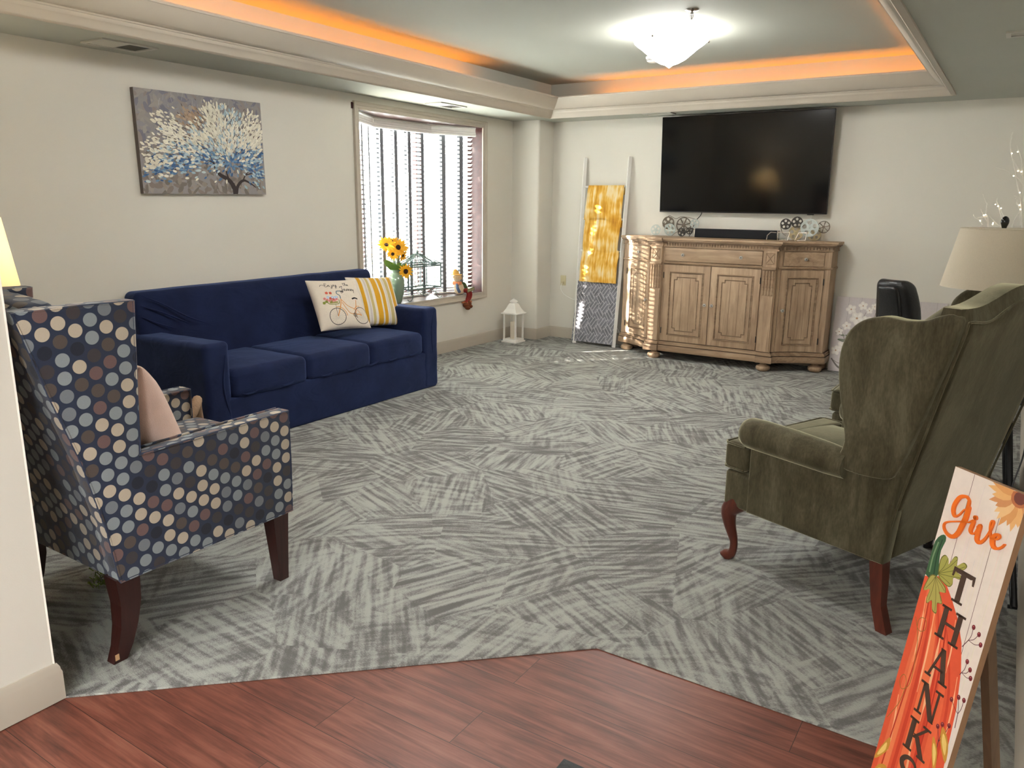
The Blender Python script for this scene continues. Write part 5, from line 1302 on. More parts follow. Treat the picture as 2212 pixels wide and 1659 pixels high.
# film-reel sculptures leaning on the wall
M_RB = simple('bronze_reel_metal', srgb(104, 94, 82), .45, .6, var=.1); M_RS = simple('silver_reel_metal', srgb(176, 184, 180), .4, .5, var=.05); M_RD = simple('dark_reel_metal', srgb(62, 58, 54), .45, .6, var=.1); M_RG = simple('gold_reel_metal', srgb(178, 164, 128), .45, .5, var=.06)
def reel(parent, x, z, r, y, mt, holes=5, spokes=False):
    """film reel: rim, hub and holes cut through the disc"""
    m = MB(); th = .004; NA = 60; NR = 12
    hr = r*.235; hc = r*.58
    def solid(px_, pz):
        d = sqrt(px_*px_+pz*pz)
        if d > r*.87 or d < r*.2: return d < r*.2 or d > r*.87
        if spokes:
            a = atan2(pz, px_) % (2*pi/holes); a = min(a, 2*pi/holes-a); return a*d < r*.07
        return True
    if spokes:
        m.tube([(r*.93*cos(2*pi*i/36), y, r*.93*sin(2*pi*i/36)) for i in range(36)], r*.07, 6, closed=True)
        m.lathe([(0, -.004), (r*.24, -.004), (r*.24, .004), (0, .004)], 20); Mx = None
        m2 = MB(); m2.M = Matrix.Translation((x, 0, z))
        m2.v = []; 
        mm = MB(); mm.M = Matrix.Translation((x, 0, z)); mm.tube([(r*.93*cos(2*pi*i/36), y, r*.93*sin(2*pi*i/36)) for i in range(36)], r*.07, 6, closed=True)
        mm.M = Matrix.Translation((x, y, z)) @ Matrix.Rotation(pi/2, 4, 'X'); mm.lathe([(0, -.003), (r*.24, -.003), (r*.24, .003), (0, .003)], 20)
        mm.M = Matrix.Translation((x, 0, z))
        for i in range(holes): a = 2*pi*i/holes+.3; mm.tube([(r*.2*cos(a), y, r*.2*sin(a)), (r*.9*cos(a), y, r*.9*sin(a))], [r*.05, r*.09], 6)
        return mm.build('film_reel', mt, parent)
    # disc with round holes: annular sectors around each hole
    mm = MB(); mm.M = Matrix.Translation((x, 0, z))
    n = holes; seg = 10; vs = []; fs = []
    for h in range(n):
        a0 = 2*pi*(h-.5)/n+.4; a1 = 2*pi*(h+.5)/n+.4; ac = (a0+a1)/2; c = Vector((hc*cos(ac), hc*sin(ac)))
        outer = [Vector((r*cos(a0+(a1-a0)*k/seg), r*sin(a0+(a1-a0)*k/seg))) for k in range(seg+1)]
        inner = [Vector((r*.08*cos(a1-(a1-a0)*k/seg), r*.08*sin(a1-(a1-a0)*k/seg))) for k in range(seg+1)]
        sideA = [outer[-1].lerp(inner[0], k/6) for k in range(1, 6)]; sideB = [inner[-1].lerp(outer[0], k/6) for k in range(1, 6)]
        loop = outer+sideA+inner+sideB; L_ = len(loop)
        hole = []
        for p in loop: d = (p-c); hole.append(c+d.normalized()*hr)
        for yy in (-th/2, th/2):
            base = len(vs)
            for p in loop: vs.append((p.x, y+yy, p.y))
            for p in hole: vs.append((p.x, y+yy, p.y))
            for k in range(L_):
                f = (base+k, base+(k+1) % L_, base+L_+(k+1) % L_, base+L_+k); fs.append(f if yy < 0 else tuple(reversed(f)))
    mm.add(vs, fs); mm.tube([(r*.97*cos(2*pi*i/40), y, r*.97*sin(2*pi*i/40)) for i in range(40)], r*.035, 6, closed=True); mm.lathe
    mm.sphere((0, y, 0), r*.10, 10, 6, (1, .5, 1)); return mm.build('film_reel', mt, parent)
t = thing('reel_sculpture', 'metal sculpture of film reels at left end of the sideboard, beside soundbar', 'ornament', (-3.03, 7.80, 1.228), 0, 'film reel sculptures')
reel(t, -.10, .135, .066, .03, M_RB); reel(t, .075, .115, .082, .02, M_RB, 7, True); reel(t, -.055, .068, .062, -.03, M_RS); reel(t, .20, .135, .047, .0, M_RS, 5); reel(t, .085, .045, .043, -.05, M_RD, 4); reel(t, .165, .060, .036, -.045, M_RD, 5)
m = MB(); m.tube(bez([(-.03, -.03, .006), (.02, -.045, .04), (.09, -.05, .075), (.16, -.04, .085), (.22, -.01, .07)], 5), .003, 6); m.tube(bez([(-.16, .03, .10), (-.10, .03, .205), (-.02, .03, .18), (.05, .02, .20), (.14, .02, .19), (.2, 0, .18)], 5), .003, 6); m.build('film_strip', M_RB, t)
# bright glossy one at the far left end of the piece
reel(t, -.20, .062, .055, -.06, M_RS)
t = thing('reel_sculpture', 'metal sculpture of film reels at right end of the sideboard', 'ornament', (-1.77, 7.79, 1.228), 0, 'film reel sculptures')
reel(t, -.145, .150, .052, .0, M_RD); reel(t, -.045, .168, .054, .02, M_RD); reel(t, .085, .120, .084, -.03, M_RS); reel(t, .205, .130, .058, .0, M_RB, 6, True); reel(t, -.05, .068, .068, .03, M_RG); reel(t, .12, .062, .062, .03, M_RG)
m = MB(); m.tube(bez([(-.195, .0, .14), (-.17, -.005, .07), (-.13, -.01, .04)], 5), .004, 6); m.tube(bez([(-.05, .01, .115), (.0, .01, .12), (.05, -.02, .175)], 5), .004, 6); m.build('film_strip', M_RB, t)
# small beaded pieces in front
M_BEAD = simple('silver_glass_beads', srgb(188, 176, 164), .2, .6, var=.25, nscale=90)
t = thing('beaded_stand', 'small square wire stands strung with silver beads beside the right film reels', 'ornament', (-1.90, 7.62, 1.228))
for k, pts in enumerate(([(-.135, -.02, .0), (-.13, -.02, .045), (-.10, -.02, .075), (-.045, -.02, .072)], [(-.035, 0, .002), (-.04, 0, .075), (.07, 0, .078), (.055, 0, .004), (-.03, 0, .002)], [(.12, .01, .003), (.15, .01, .075), (.22, .01, .075), (.215, .01, .008), (.13, .01, .002)])):
    m = MB()
    for i in range(len(pts)-1):
        a, b_ = Vector(pts[i]), Vector(pts[i+1]); n = max(2, int((b_-a).length/.0085))
        for j in range(n): m.sphere(tuple(a.lerp(b_, j/n)), .0046, 6, 4)
    m.tube(pts, .0012, 4); m.build('bead_frame', M_BEAD, t)

# canvas print leaning on the wall beside the sideboard
CW, CH = .93, .715
m = MB(); canvas_base(m, CW, CH, .02, srgb(196, 188, 182), srgb(206, 198, 198)); pt = Paint(m, CW, CH); rg = random.Random(5)
for x in (.11, .22, .34, .47, .60, .72, .85): pt.line([(x, 0), (x+.003, CH)], .003, srgb(176, 168, 168), 1)
for i in range(70): x, z = rg.uniform(0, CW), rg.uniform(0, CH); pt.petal(x, z, rg.uniform(.08, .25), .008, 1.57, jit(srgb(206, 198, 200), .04))
def flower(x, z, r, k=5):
    a0 = rg.uniform(0, 1.2)
    for i in range(k):
        a = a0+i*2*pi/k; pt.petal(x+r*.55*cos(a), z+r*.55*sin(a), r*1.05, r*.85, a, jit(srgb(232, 226, 220), .04)); pt.petal(x+r*.5*cos(a), z+r*.5*sin(a), r*.7, r*.4, a, srgb(240, 236, 230))
    pt.petal(x, z, r*.32, r*.32, 0, srgb(190, 150, 120))
for p in ([(.20, .10), (.19, .25), (.22, .40), (.27, .58)], [(.20, .15), (.12, .30), (.07, .42)], [(.21, .3), (.32, .42), (.36, .6)], [(.2, .2), (.3, .3), (.42, .34)], [(.19, .12), (.10, .08), (.03, .11)]): pt.line(p, (.007, .003), srgb(118, 106, 96))
for (x, z, a) in ((.16, .33, 2.6), (.20, .36, 1.9), (.10, .30, 3.0), (.24, .30, 1.2), (.07, .36, 2.8), (.28, .38, .6)): pt.petal(x, z, .10, .026, a, srgb(112, 118, 104)); pt.petal(x+.01, z, .07, .012, a, srgb(142, 146, 132))
for (x, z, r) in ((.20, .52, .062), (.14, .60, .045), (.29, .50, .05), (.12, .44, .04), (.06, .38, .035), (.24, .64, .04), (.30, .60, .03), (.34, .64, .03), (.11, .24, .055), (.05, .20, .045), (.16, .22, .05), (.24, .42, .05), (.36, .42, .05), (.20, .10, .04), (.32, .30, .05), (.42, .38, .045)): flower(x, z, r)
pt.poly([(.12, 0), (.26, 0), (.25, .10), (.22, .13), (.16, .13), (.13, .10)], srgb(176, 170, 172)); pt.line([(.02, .12), (.08, .05), (.14, .02)], (.012, .02), srgb(120, 112, 110))
o = m.build('canvas_print', M_CP, smooth=0); tag(o, 'canvas print of white blossoms leaning on back wall right of the sideboard', 'painting')
o.matrix_world = Matrix.Translation((-1.395, 7.775, .004)) @ Matrix.Rotation(radians(-7.6), 4, 'X') @ Matrix(((1, 0, 0, 0), (0, -1, 0, 0), (0, 0, 1, 0), (0, 0, 0, 1)))
o.data.flip_normals()

# black leather office chair behind the wing chair
M_LEA = simple('black_leather', srgb(20, 20, 22), .33, var=.15, nscale=20, bmp=.25, bscale=90)
t = thing('office_chair', 'black leather office chair with rounded back near the back wall', 'office chair', (-.70, 6.30, 0), radians(-32))
m = MB()
def obf(x, y, z):
    k = (z-.55)/.50; w_ = 1.0-.30*max(0, (k-.35)/.65)**2
    return (x*w_, y+.05*(x/.2)**2-.10*k+.03*sin(k*3), z)
m.rbox(-.175, .175, -.05, .07, .50, 1.03, .055, 4, 8, f=obf); m.build('backrest', M_LEA, t)
m = MB()
def obf2(x, y, z): a = obf(x, y, z); return a
m.rbox(-.10, .10, -.075, -.02, .56, .985, .03, 3, 6, f=obf); m.build('back_panel', M_LEA, t)
m = MB(); m.rbox(-.24, .24, .0, .48, .44, .53, .04, 3, 4); m.build('seat', M_LEA, t)
m = MB(); m.tube([(0, .24, .08), (0, .24, .44)], .025, 12); m.build('gas_lift', M_CHROME, t)
for k in range(5):
    a = 2*pi*k/5; m = MB(); m.tube([(0, .24, .12), (.26*cos(a), .24+.26*sin(a), .075)], [.025, .016], 8); l = m.build('leg', M_BEZ, t)
    m = MB(); m.sphere((.26*cos(a), .24+.26*sin(a), .030), .030, 10, 8, (1, 1, 1)); m.tube([(.26*cos(a), .24+.26*sin(a), .03), (.26*cos(a), .24+.26*sin(a), .08)], .008, 6); m.build('caster', M_BEZ, l)

# lit white branches in a tall floor vase
t = thing('branch_arrangement', 'white twig branches with tiny warm lights behind the beige lamp', 'plant decoration', (-.10, 7.55, 0))
m = MB(); m.lathe([(0, 0), (.09, 0), (.11, .03), (.12, .25), (.09, .50), (.06, .62), (.075, .66), (.06, .655), (.05, .60), (0, .58)], 28); m.build('vase', simple('grey_floor_vase', srgb(150, 146, 140), .5), t)
M_TWIG = simple('white_twig', srgb(226, 222, 212), .7, var=.08); M_FAIRY = emis('warm_fairy_light', (1, .80, .52), 4)
rb = random.Random(9); tips = []
def place(u, v, y):      # helper: image-measured target to the plane y, kept as plain world points below
    return None
main = [
[(0.122,0,1.293),(0.095,0,1.436),(0.066,0,1.6),(0.032,0,1.709),(0.007,0,1.796),(-0.035,0,1.926),(-0.061,0,2.017),(-0.066,0,2.087),(-0.063,0,2.14)],
[(0.085,0,1.6),(0.06,0,1.763),(0.036,0,1.892),(0.013,0,1.957),(-0.021,0,2.035)],
[(0.068,0,1.725),(0.039,0,1.763),(0.002,0,1.796),(-0.03,0,1.818),(-0.071,0,1.845),(-0.111,0,1.857),(-0.141,0,1.868)],
[(0.06,0,1.784),(0.036,0,1.822),(-0.0,0,1.882),(-0.031,0,1.931)],
[(0.087,0,1.414),(0.064,0,1.546),(0.039,0,1.589),(0.041,0,1.611),(0.025,0,1.622),(0.033,0,1.638),(0.013,0,1.646)],
[(0.034,0,1.413),(0.04,0,1.446),(0.053,0,1.49),(0.068,0,1.518)],
[(-0.045,0,1.467),(-0.067,0,1.522),(-0.086,0,1.577),(-0.099,0,1.599),(-0.098,0,1.627)],
[(-0.032,0,1.478),(-0.056,0,1.516),(-0.075,0,1.549)],
[(-0.072,0,1.416),(-0.106,0,1.454),(-0.146,0,1.493)],
[(-0.164,0,1.504),(-0.166,0,1.554),(-0.167,0,1.582),(-0.18,0,1.604),(-0.207,0,1.659)],
[(-0.138,0,1.431),(-0.167,0,1.47),(-0.186,0,1.498),(-0.204,0,1.539)],
[(-0.175,0,1.413),(-0.199,0,1.447),(-0.237,0,1.469),(-0.25,0,1.497)],
[(-0.217,0,1.469),(-0.178,0,1.475),(-0.139,0,1.482)],
[(0.066,0,1.6),(0.07,0,1.644),(0.07,0,1.693)],
[(0.056,0,1.638),(0.043,0,1.682),(0.02,0,1.763),(0.007,0,1.796)],
]
lights_ = [(-0.196,0,1.444),(-0.165,0,1.492),(-0.177,0,1.489),(-0.103,0,1.429),(-0.106,0,1.577),(-0.087,0,1.563),(-0.063,0,1.547),(-0.017,0,1.478),(-0.011,0,1.801),(-0.008,0,1.986),(-0.046,0,1.975),(0.06,0,1.573),(0.072,0,1.54),(0.049,0,1.671),(0.013,0,1.838),(0.038,0,1.833),(-0.104,0,1.418)]
# stems rising out of the vase to meet the sprays
main += [[(0, 0, .55), (.05, 0, 1.0), main[0][0]], [(0, 0, .55), (-.10, .01, 1.0), (main[8][0][0]+.04, 0, 1.36), main[8][0]], [(0, 0, .55), (-.04, -.02, 1.0), main[6][0]], [(0, 0, .55), (-.14, .0, 1.05), (-.24, 0, 1.32), main[11][0]], [(0, 0, .55), (.02, 0, 1.1), main[5][0]], [(0, 0, .55), (.10, .0, 1.1), (.17, .0, 1.5), (.20, .0, 1.85)], [(-.10, .01, 1.0), main[10][0], main[9][0]]]
brs = []
for k, pts in enumerate(main):
    P_ = bez(pts, 5); n = len(P_)
    P_ = [p+Vector((rb.uniform(-.002, .002), rb.uniform(-.002, .002), 0)) for p in P_]
    big = k >= 15 or k == 0
    m = MB(); m.tube(P_, [(.0065 if big else .0048)-(.0040 if k < 15 else .001)*i/(n-1)*(1 if k == 0 else .7) for i in range(n)], 6); brs.append((m.build('branch', M_TWIG, t), P_))
for q in lights_:
    best = min(brs, key=lambda b_: min((p-Vector(q)).length for p in b_[1]))
    m = MB(); m.sphere((q[0], q[1]-.004, q[2]), .0048, 8, 6); m.build('fairy_light', M_FAIRY, best[0])

# ================================================================== LEFT REAR: ladder, blankets, lantern, outlet
M_LAD = simple('white_ladder_paint', srgb(232, 230, 224), .5, var=.02)
LX0, LX1, LY0, LY1, LZ = -4.165, -3.625, 7.66, 7.885, 2.045
def lady(z): return LY0+(LY1-LY0)*z/LZ
t = thing('blanket_ladder', 'white blanket ladder leaning on back wall left of the sideboard', 'ladder', ((LX0+LX1)/2, LY0, 0))
Ml = Matrix.Translation((-(LX0+LX1)/2, -LY0, 0))
for x, dx in ((LX0, .045), (LX1, .0)):
    m = MB(); m.M = Ml; m.tube([(x+dx, lady(0), .0), (x, lady(LZ), LZ)], .024, 4, flat=(1, 1, 0)); m.build('rail', M_LAD, t, smooth=0)
RUNG = (1.735, 1.385, 1.040, .690)
for z in RUNG+(.30,):
    m = MB(); m.M = Ml; m.tube([(LX0+.02, lady(z), z), (LX1, lady(z), z)], .011, 8); m.build('rung', M_LAD, t)
def gold_mat():
    m, nt, b = newmat('gold_brushstroke_throw'); L = nt.links
    a = noise(nt, coords(nt, scale=(26, 2, 3.2)), 1.0, 3, .7); a2 = noise(nt, coords(nt, scale=(1, 1, 1)), 7, 2, .5); a3 = noise(nt, coords(nt, scale=(60, 10, 3)), 1.5, 2)
    f = math_n(nt, 'ADD', math_n(nt, 'MULTIPLY', a, .5), math_n(nt, 'ADD', math_n(nt, 'MULTIPLY', a2, .35), math_n(nt, 'MULTIPLY', a3, .15)))
    L.new(ramp(nt, f, [(.34, srgb(176, 118, 14)), (.44, srgb(208, 152, 40)), (.50, srgb(224, 178, 84)), (.56, srgb(230, 206, 150)), (.68, srgb(228, 218, 196))]), b.inputs['Base Color'])
    b.inputs['Roughness'].default_value = .9; b.inputs['Sheen Weight'].default_value = .3; bump(nt, b, a3, .2, .003); return m
M_GOLD = gold_mat()
def drape(name, mt, z_top, z_bot, x0, x1, parent, fold, seed, yo=0, xb0=None, xb1=None, both=False, nx=26, nzz=22):
    """cloth hung over a rung: front fall from rung to z_bot"""
    m = MB(); xb0 = x0 if xb0 is None else xb0; xb1 = x1 if xb1 is None else xb1
    def P(u, v, back=0):
        # v 0 at the rung top, 1 at the hem
        z = z_top+.014-(z_top+.014-z_bot)*v
        xa = x0+(xb0-x0)*v; xc = x1+(xb1-x1)*v; x = xa+(xc-xa)*u
        y = lady(z_top)-.016-yo*sin(min(1, v*1.2)*pi/2)-fold*v*(1+.8*sin(u*9+seed)+.5*sin(u*17+seed*2))*.5
        y += .006*nz(u*6+seed, v*3, seed)
        if v < .06: y += (1-v/.06)*.018
        y = min(y, lady(z)-.016)
        return (x, y, z)
    m.M = Ml if parent is None else Matrix.Identity(4)
    m.grid(lambda u, v: P(u, v), nx, nzz)
    m.grid(lambda u, v: (P(u, v)[0], P(u, v)[1]+.010, P(u, v)[2]), nx, nzz)
    if True:   # over the rung and a short back fall
        m.grid(lambda u, v: (P(u, 0)[0], lady(z_top)-.0+.020*v, z_top+.014-.10*v*v), nx, 4)
    return m
t = thing('throw_blanket', 'gold and cream brushstroke throw woven through the three upper ladder rungs', 'blanket', ((LX0+LX1)/2, LY0, 0))
for i, (zt, zb, fo, se, yo, a, b_) in enumerate(((1.735, 1.375, .012, 1, .030, (.05, .03), (.0, .02)), (1.385, 1.030, .014, 2, .035, (.03, .025), (.05, .03)), (1.040, .700, .030, 4, .045, (.03, .02), (.03, .0)))):
    m = drape('', None, zt, zb, LX0+.055+a[0]*.4, LX1-.022-a[1]*.3, None, fo, se, yo, LX0+.055+b_[0]*.3, LX1-.022-b_[1]); m.build('blanket_fold', M_GOLD, t, smooth=80)
def grey_mat():
    m, nt, b = newmat('grey_lattice_throw'); L = nt.links
    # basket-weave lattice of light lines: two diagonal brick layouts
    tcn = nt.nodes.new('ShaderNodeTexCoord'); sp = nt.nodes.new('ShaderNodeSeparateXYZ'); L.new(tcn.outputs['Object'], sp.inputs[0])
    cb = nt.nodes.new('ShaderNodeCombineXYZ')
    L.new(math_n(nt, 'MULTIPLY', math_n(nt, 'ADD', math_n(nt, 'MULTIPLY', sp.outputs[0], 1.25), math_n(nt, 'MULTIPLY', sp.outputs[2], .85)), 1.0), cb.inputs[0])
    L.new(math_n(nt, 'SUBTRACT', math_n(nt, 'MULTIPLY', sp.outputs[0], 1.25), math_n(nt, 'MULTIPLY', sp.outputs[2], .85)), cb.inputs[1])
    fac = None
    for rot in (0, 1):
        mp = nt.nodes.new('ShaderNodeMapping'); L.new(cb.outputs[0], mp.inputs[0]); mp.inputs['Rotation'].default_value = (0, 0, pi/2*rot); mp.inputs['Location'].default_value = (.02*rot, .013*rot, 0)
        br = nt.nodes.new('ShaderNodeTexBrick'); L.new(mp.outputs[0], br.inputs['Vector']); br.inputs['Scale'].default_value = 1; br.inputs['Brick Width'].default_value = .15; br.inputs['Row Height'].default_value = .05
        br.inputs['Mortar Size'].default_value = .0045; br.inputs['Mortar Smooth'].default_value = .3; br.offset = .33 if rot == 0 else .66; br.offset_frequency = 3
        if fac is None: fac = br.outputs['Fac']
        else:
            ck = nt.nodes.new('ShaderNodeTexChecker'); L.new(cb.outputs[0], ck.inputs['Vector']); ck.inputs['Scale'].default_value = 1/.15
            fac = math_n(nt, 'ADD', math_n(nt, 'MULTIPLY', fac, ck.outputs['Fac']), math_n(nt, 'MULTIPLY', br.outputs['Fac'], math_n(nt, 'SUBTRACT', 1.0, ck.outputs['Fac'])))
    base = ramp(nt, noise(nt, coords(nt), 9, 3), [(.3, srgb(92, 92, 98)), (.7, srgb(122, 122, 130))])
    L.new(mixc(nt, fac, base, srgb(186, 184, 190)), b.inputs['Base Color']); b.inputs['Roughness'].default_value = .8; b.inputs['Sheen Weight'].default_value = .7
    bump(nt, b, fac, -.4, .004); return m
m = drape('', None, .690, .028, LX0+.035, LX1-.005, None, .010, 3, .035, LX0+.015, LX1-.012)
o = m.build('throw_blanket', grey_mat(), smooth=80); o.location = ((LX0+LX1)/2, LY0, 0); tag(o, 'grey plush throw with woven lattice pattern on the lowest ladder rungs', 'blanket')

t = thing('lantern', 'white metal lantern with pale candle on the carpet in the far left corner', 'lantern', (-4.715, 7.30, 0))
s_ = .088
m = MB(); m.rbox(-s_-.012, s_+.012, -s_-.012, s_+.012, 0, .018, .003, 1, 1); m.rbox(-s_, s_, -s_, s_, .018, .040, .003, 1, 1); m.build('base', M_LAD, t)
for a in (-1, 1):
    for b_ in (-1, 1): m = MB(); m.box(*sorted((a*(s_-.004), a*(s_-.02))), *sorted((b_*(s_-.004), b_*(s_-.02))), .04, .325); m.build('post', M_LAD, t, smooth=0)
m = MB()
prof = [(s_+.016, .325), (s_+.018, .337), (s_-.0, .345), (s_-.025, .385), (s_-.042, .425), (s_-.046, .432), (.034, .445)]
vs = []; fs = []
for r_, z in prof: vs += [(-r_, -r_, z), (r_, -r_, z), (r_, r_, z), (-r_, r_, z)]
for i in range(len(prof)-1):
    for j in range(4): fs.append((i*4+j, i*4+(j+1) % 4, (i+1)*4+(j+1) % 4, (i+1)*4+j))
fs += [(3, 2, 1, 0), tuple((len(prof)-1)*4+j for j in range(4))]; m.add(vs, fs); m.build('roof', M_LAD, t, smooth=0)
m = MB(); m.lathe([(0, .445), (.034, .445), (.036, .452), (.046, .456), (.046, .466), (.03, .480), (.010, .492), (0, .494)], 20); m.tube([(.008*cos(i*pi/6), 0, .497+.008*sin(i*pi/6)) for i in range(12)], .002, 5, closed=True); m.build('cap', M_LAD, t)
m = MB(); m.lathe([(0, .04), (.037, .04), (.037, .225), (.034, .232), (.028, .222), (0, .218)], 24); m.build('candle', simple('ivory_wax', srgb(228, 218, 200), .5, var=.02), t)
for (a0, a1, b0, b1) in ((-s_+.02, s_-.02, -s_+.006, -s_+.006), (-s_+.02, s_-.02, s_-.006, s_-.006), (-s_+.006, -s_+.006, -s_+.02, s_-.02), (s_-.006, s_-.006, -s_+.02, s_-.02)):
    m = MB(); m.add([(a0, b0, .04), (a1, b1, .04), (a1, b1, .325), (a0, b0, .325)], [(0, 1, 2, 3)]); m.build('glass_pane', M_GLASS, t, smooth=0)

M_IV = simple('ivory_plastic', srgb(196, 186, 150), .4, var=.02)
t = thing('wall_outlet', 'ivory wall outlet with a plugged-in white cord left of the ladder', 'wall outlet', (-4.415, YB, .675))
m = MB(); m.rbox(-.036, .036, -.007, -.0005, -.058, .058, .004, 2, 1); m.build('cover_plate', M_IV, t)
for z in (.026, -.026): m = MB(); m.rbox(-.017, .017, -.0095, -.006, z-.018, z+.018, .006, 2, 1); m.build('socket', M_IV, t)
m = MB(); m.rbox(-.015, .015, -.03, -.009, -.038, -.012, .005, 2, 1); m.build('plug', M_IV, t)
m = MB(); m.tube(bez([(-4.415, 7.865, .645), (-4.42, 7.855, .58), (-4.37, 7.85, .52), (-4.27, 7.85, .475), (-4.15, 7.84, .46), (-4.0, 7.86, .40), (-3.7, 7.86, .2), (-3.58, 7.80, .05)], 6), .003, 6)
tag(m.build('power_cord', M_WHITE), 'white cord looping from the ivory wall outlet behind the ladder', 'cord')

# ================================================================== WINDOW SILL
zs = WIN[2]+.001
t = thing('flower_vase', 'sage green glazed vase on the window sill behind the sofa arm', 'vase', (-5.03, 5.665, zs))
m = MB(); m.lathe([(0, 0), (.052, 0), (.058, .01), (.082, .10), (.090, .18), (.084, .235), (.062, .275), (.048, .292), (.052, .312), (.060, .322), (.052, .320), (.042, .300), (.05, .25), (0, .24)], 36); m.build('body', simple('sage_glaze', srgb(116, 138, 118), .15, var=.08, coat=.6), t)
M_PET = simple('sunflower_petals', srgb(250, 176, 14), .6, var=.15, nscale=40); M_CEN = simple('sunflower_centre', srgb(52, 26, 14), .9, var=.3, nscale=200, bmp=.6, bscale=300); M_LEAF = simple('sunflower_leaf', srgb(88, 122, 44), .6, var=.15); M_STEM = simple('sunflower_stem', srgb(70, 98, 38), .6)
def sunflower(label, base, stem, head, nrm, R=.062, rc=.024, seed=0):
    s = thing('sunflower', label, 'flower', base, 0, 'sunflowers in the sage vase')
    rr_ = random.Random(seed)
    m = MB(); m.tube(bez([(0, 0, 0)]+stem+[head], 5), .004, 6); st = m.build('stem', M_STEM, s)
    Z = Vector(nrm).normalized(); X = Z.orthogonal().normalized(); Y = Z.cross(X); H = Vector(head)
    m = MB(); 
    for ring_, (cnt, r0) in enumerate(((15, R*1.38), (12, R*1.15))):
        for i in range(cnt):
            a = 2*pi*(i+.5*ring_)/cnt+rr_.uniform(-.1, .1); d = X*cos(a)+Y*sin(a); sd = Z.cross(d); r_ = r0*rr_.uniform(.85, 1.15); w_ = R*.21; up = rr_.uniform(.0, .35)*R
            A = H+d*rc*.7; pts = [A-sd*w_*.5, A+sd*w_*.5, A+d*(r_-rc)*.55+sd*w_+Z*up*.7, H+d*r_+Z*up*.5, A+d*(r_-rc)*.55-sd*w_+Z*up*.7]
            mid = A+d*(r_-rc)*.5+Z*(up*.7+.004)
            m.add([tuple(p) for p in pts]+[tuple(mid)], [(0, 1, 5), (1, 2, 5), (2, 3, 5), (3, 4, 5), (4, 0, 5)])
    m.build('petals', M_PET, s, smooth=80)
    m = MB(); m.M = Matrix.Translation(H) @ Z.to_track_quat('Z', 'Y').to_matrix().to_4x4(); m.lathe([(0, -.008), (rc*.9, -.004), (rc, .003), (rc*.8, .009), (0, .011)], 16); m.build('flower_centre', M_CEN, s)
    return s
vb = (-5.03, 5.665, zs+.26)
sunflower('large sunflower at the front top of the bouquet, dark centre facing the room', vb, [(.01, -.0, .12)], (.04, .005, .275), (.75, -.35, .25), .072, .026, 1)
sunflower('sunflower with pale gold petals at the upper left of the bouquet', vb, [(-.01, -.02, .12)], (-.02, -.095, .30), (.6, -.5, .6), .066, .02, 2)
sunflower('orange sunflower at the upper right of the bouquet, turned sideways', vb, [(.0, .03, .12)], (.01, .10, .29), (.55, .4, .5), .066, .022, 3)
sunflower('sunflower at the very top of the bouquet, tilted up', vb, [(-.01, .0, .14)], (-.03, .0, .335), (.3, -.1, .9), .060, .02, 4)
sunflower('small sunflower low on the left of the bouquet', vb, [(.01, -.03, .10)], (.04, -.075, .215), (.7, -.6, .1), .045, .016, 5)
sunflower('small sunflower low on the right of the bouquet', vb, [(.01, .03, .08)], (.05, .055, .195), (.75, .1, -.2), .048, .016, 6)
sunflower('round sunflower with dark centre drooping over the rim of the vase', vb, [(.04, .02, .05)], (.085, .055, .045), (.85, -.42, .0), .058, .026, 7)
m = MB()
for (a0, L_, w_, tilt) in ((-2.0, .20, .055, .95), (.95, .15, .04, .9), (-1.4, .14, .045, 1.1), (1.6, .14, .03, 1.2)):
    d = Vector((cos(a0)*cos(tilt), sin(a0)*cos(tilt), sin(tilt))); sd = Vector((.45, .85, 0)).normalized() if True else None; A = Vector((0.02, 0, .29)); n = 8
    vs = []; fs = []
    for i in range(n+1):
        f = i/n; c = A+d*L_*f+Vector((0, 0, -.03*f*f)); w2 = w_*sin(pi*min(1, f*.95+.05))**.8
        vs += [tuple(c-sd*w2), tuple(c+Vector((.006, 0, 0))), tuple(c+sd*w2)]
    for i in range(n): fs += [(i*3, i*3+1, i*3+4, i*3+3), (i*3+1, i*3+2, i*3+5, i*3+4)]
    m.add(vs, fs)
tag(m.build('leaves', M_LEAF, t, smooth=80), '', '') if False else m.build('leaves', M_LEAF, t, smooth=80)

# white wire birdcage on scrolled feet
M_WIRE = simple('white_iron_wire', srgb(88, 108, 104), .5, var=.06)
t = thing('birdcage', 'white wire birdcage with peaked roof and scrolled feet on the window sill', 'birdcage', (-5.06, 6.035, zs), radians(-4))
hx, hy, zb, zt2, za = .10, .235, .115, .355, .455
def wires(name, segs_, r, parent=t):
    m = MB()
    for s in segs_: m.tube(s, r, 5)
    return m.build(name, M_WIRE, parent)
cor = [(-hx, -hy), (hx, -hy), (hx, hy), (-hx, hy)]
wires('frame', [[(a[0], a[1], z) , (b_[0], b_[1], z)] for z in (zb, zt2, zt2-.02) for a, b_ in zip(cor, cor[1:]+cor[:1])]+[[(a[0], a[1], zb), (a[0], a[1], zt2)] for a in cor], .0075)
vw = []
for k in range(1, 11):
    y = -hy+2*hy*k/11; vw += [[(hx, y, zb), (hx, y, zt2)], [(-hx, y, zb), (-hx, y, zt2)]]
for k in range(1, 5): x = -hx+2*hx*k/5; vw += [[(x, -hy, zb), (x, -hy, zt2)], [(x, hy, zb), (x, hy, zt2)]]
wires('bars', vw, .0018)
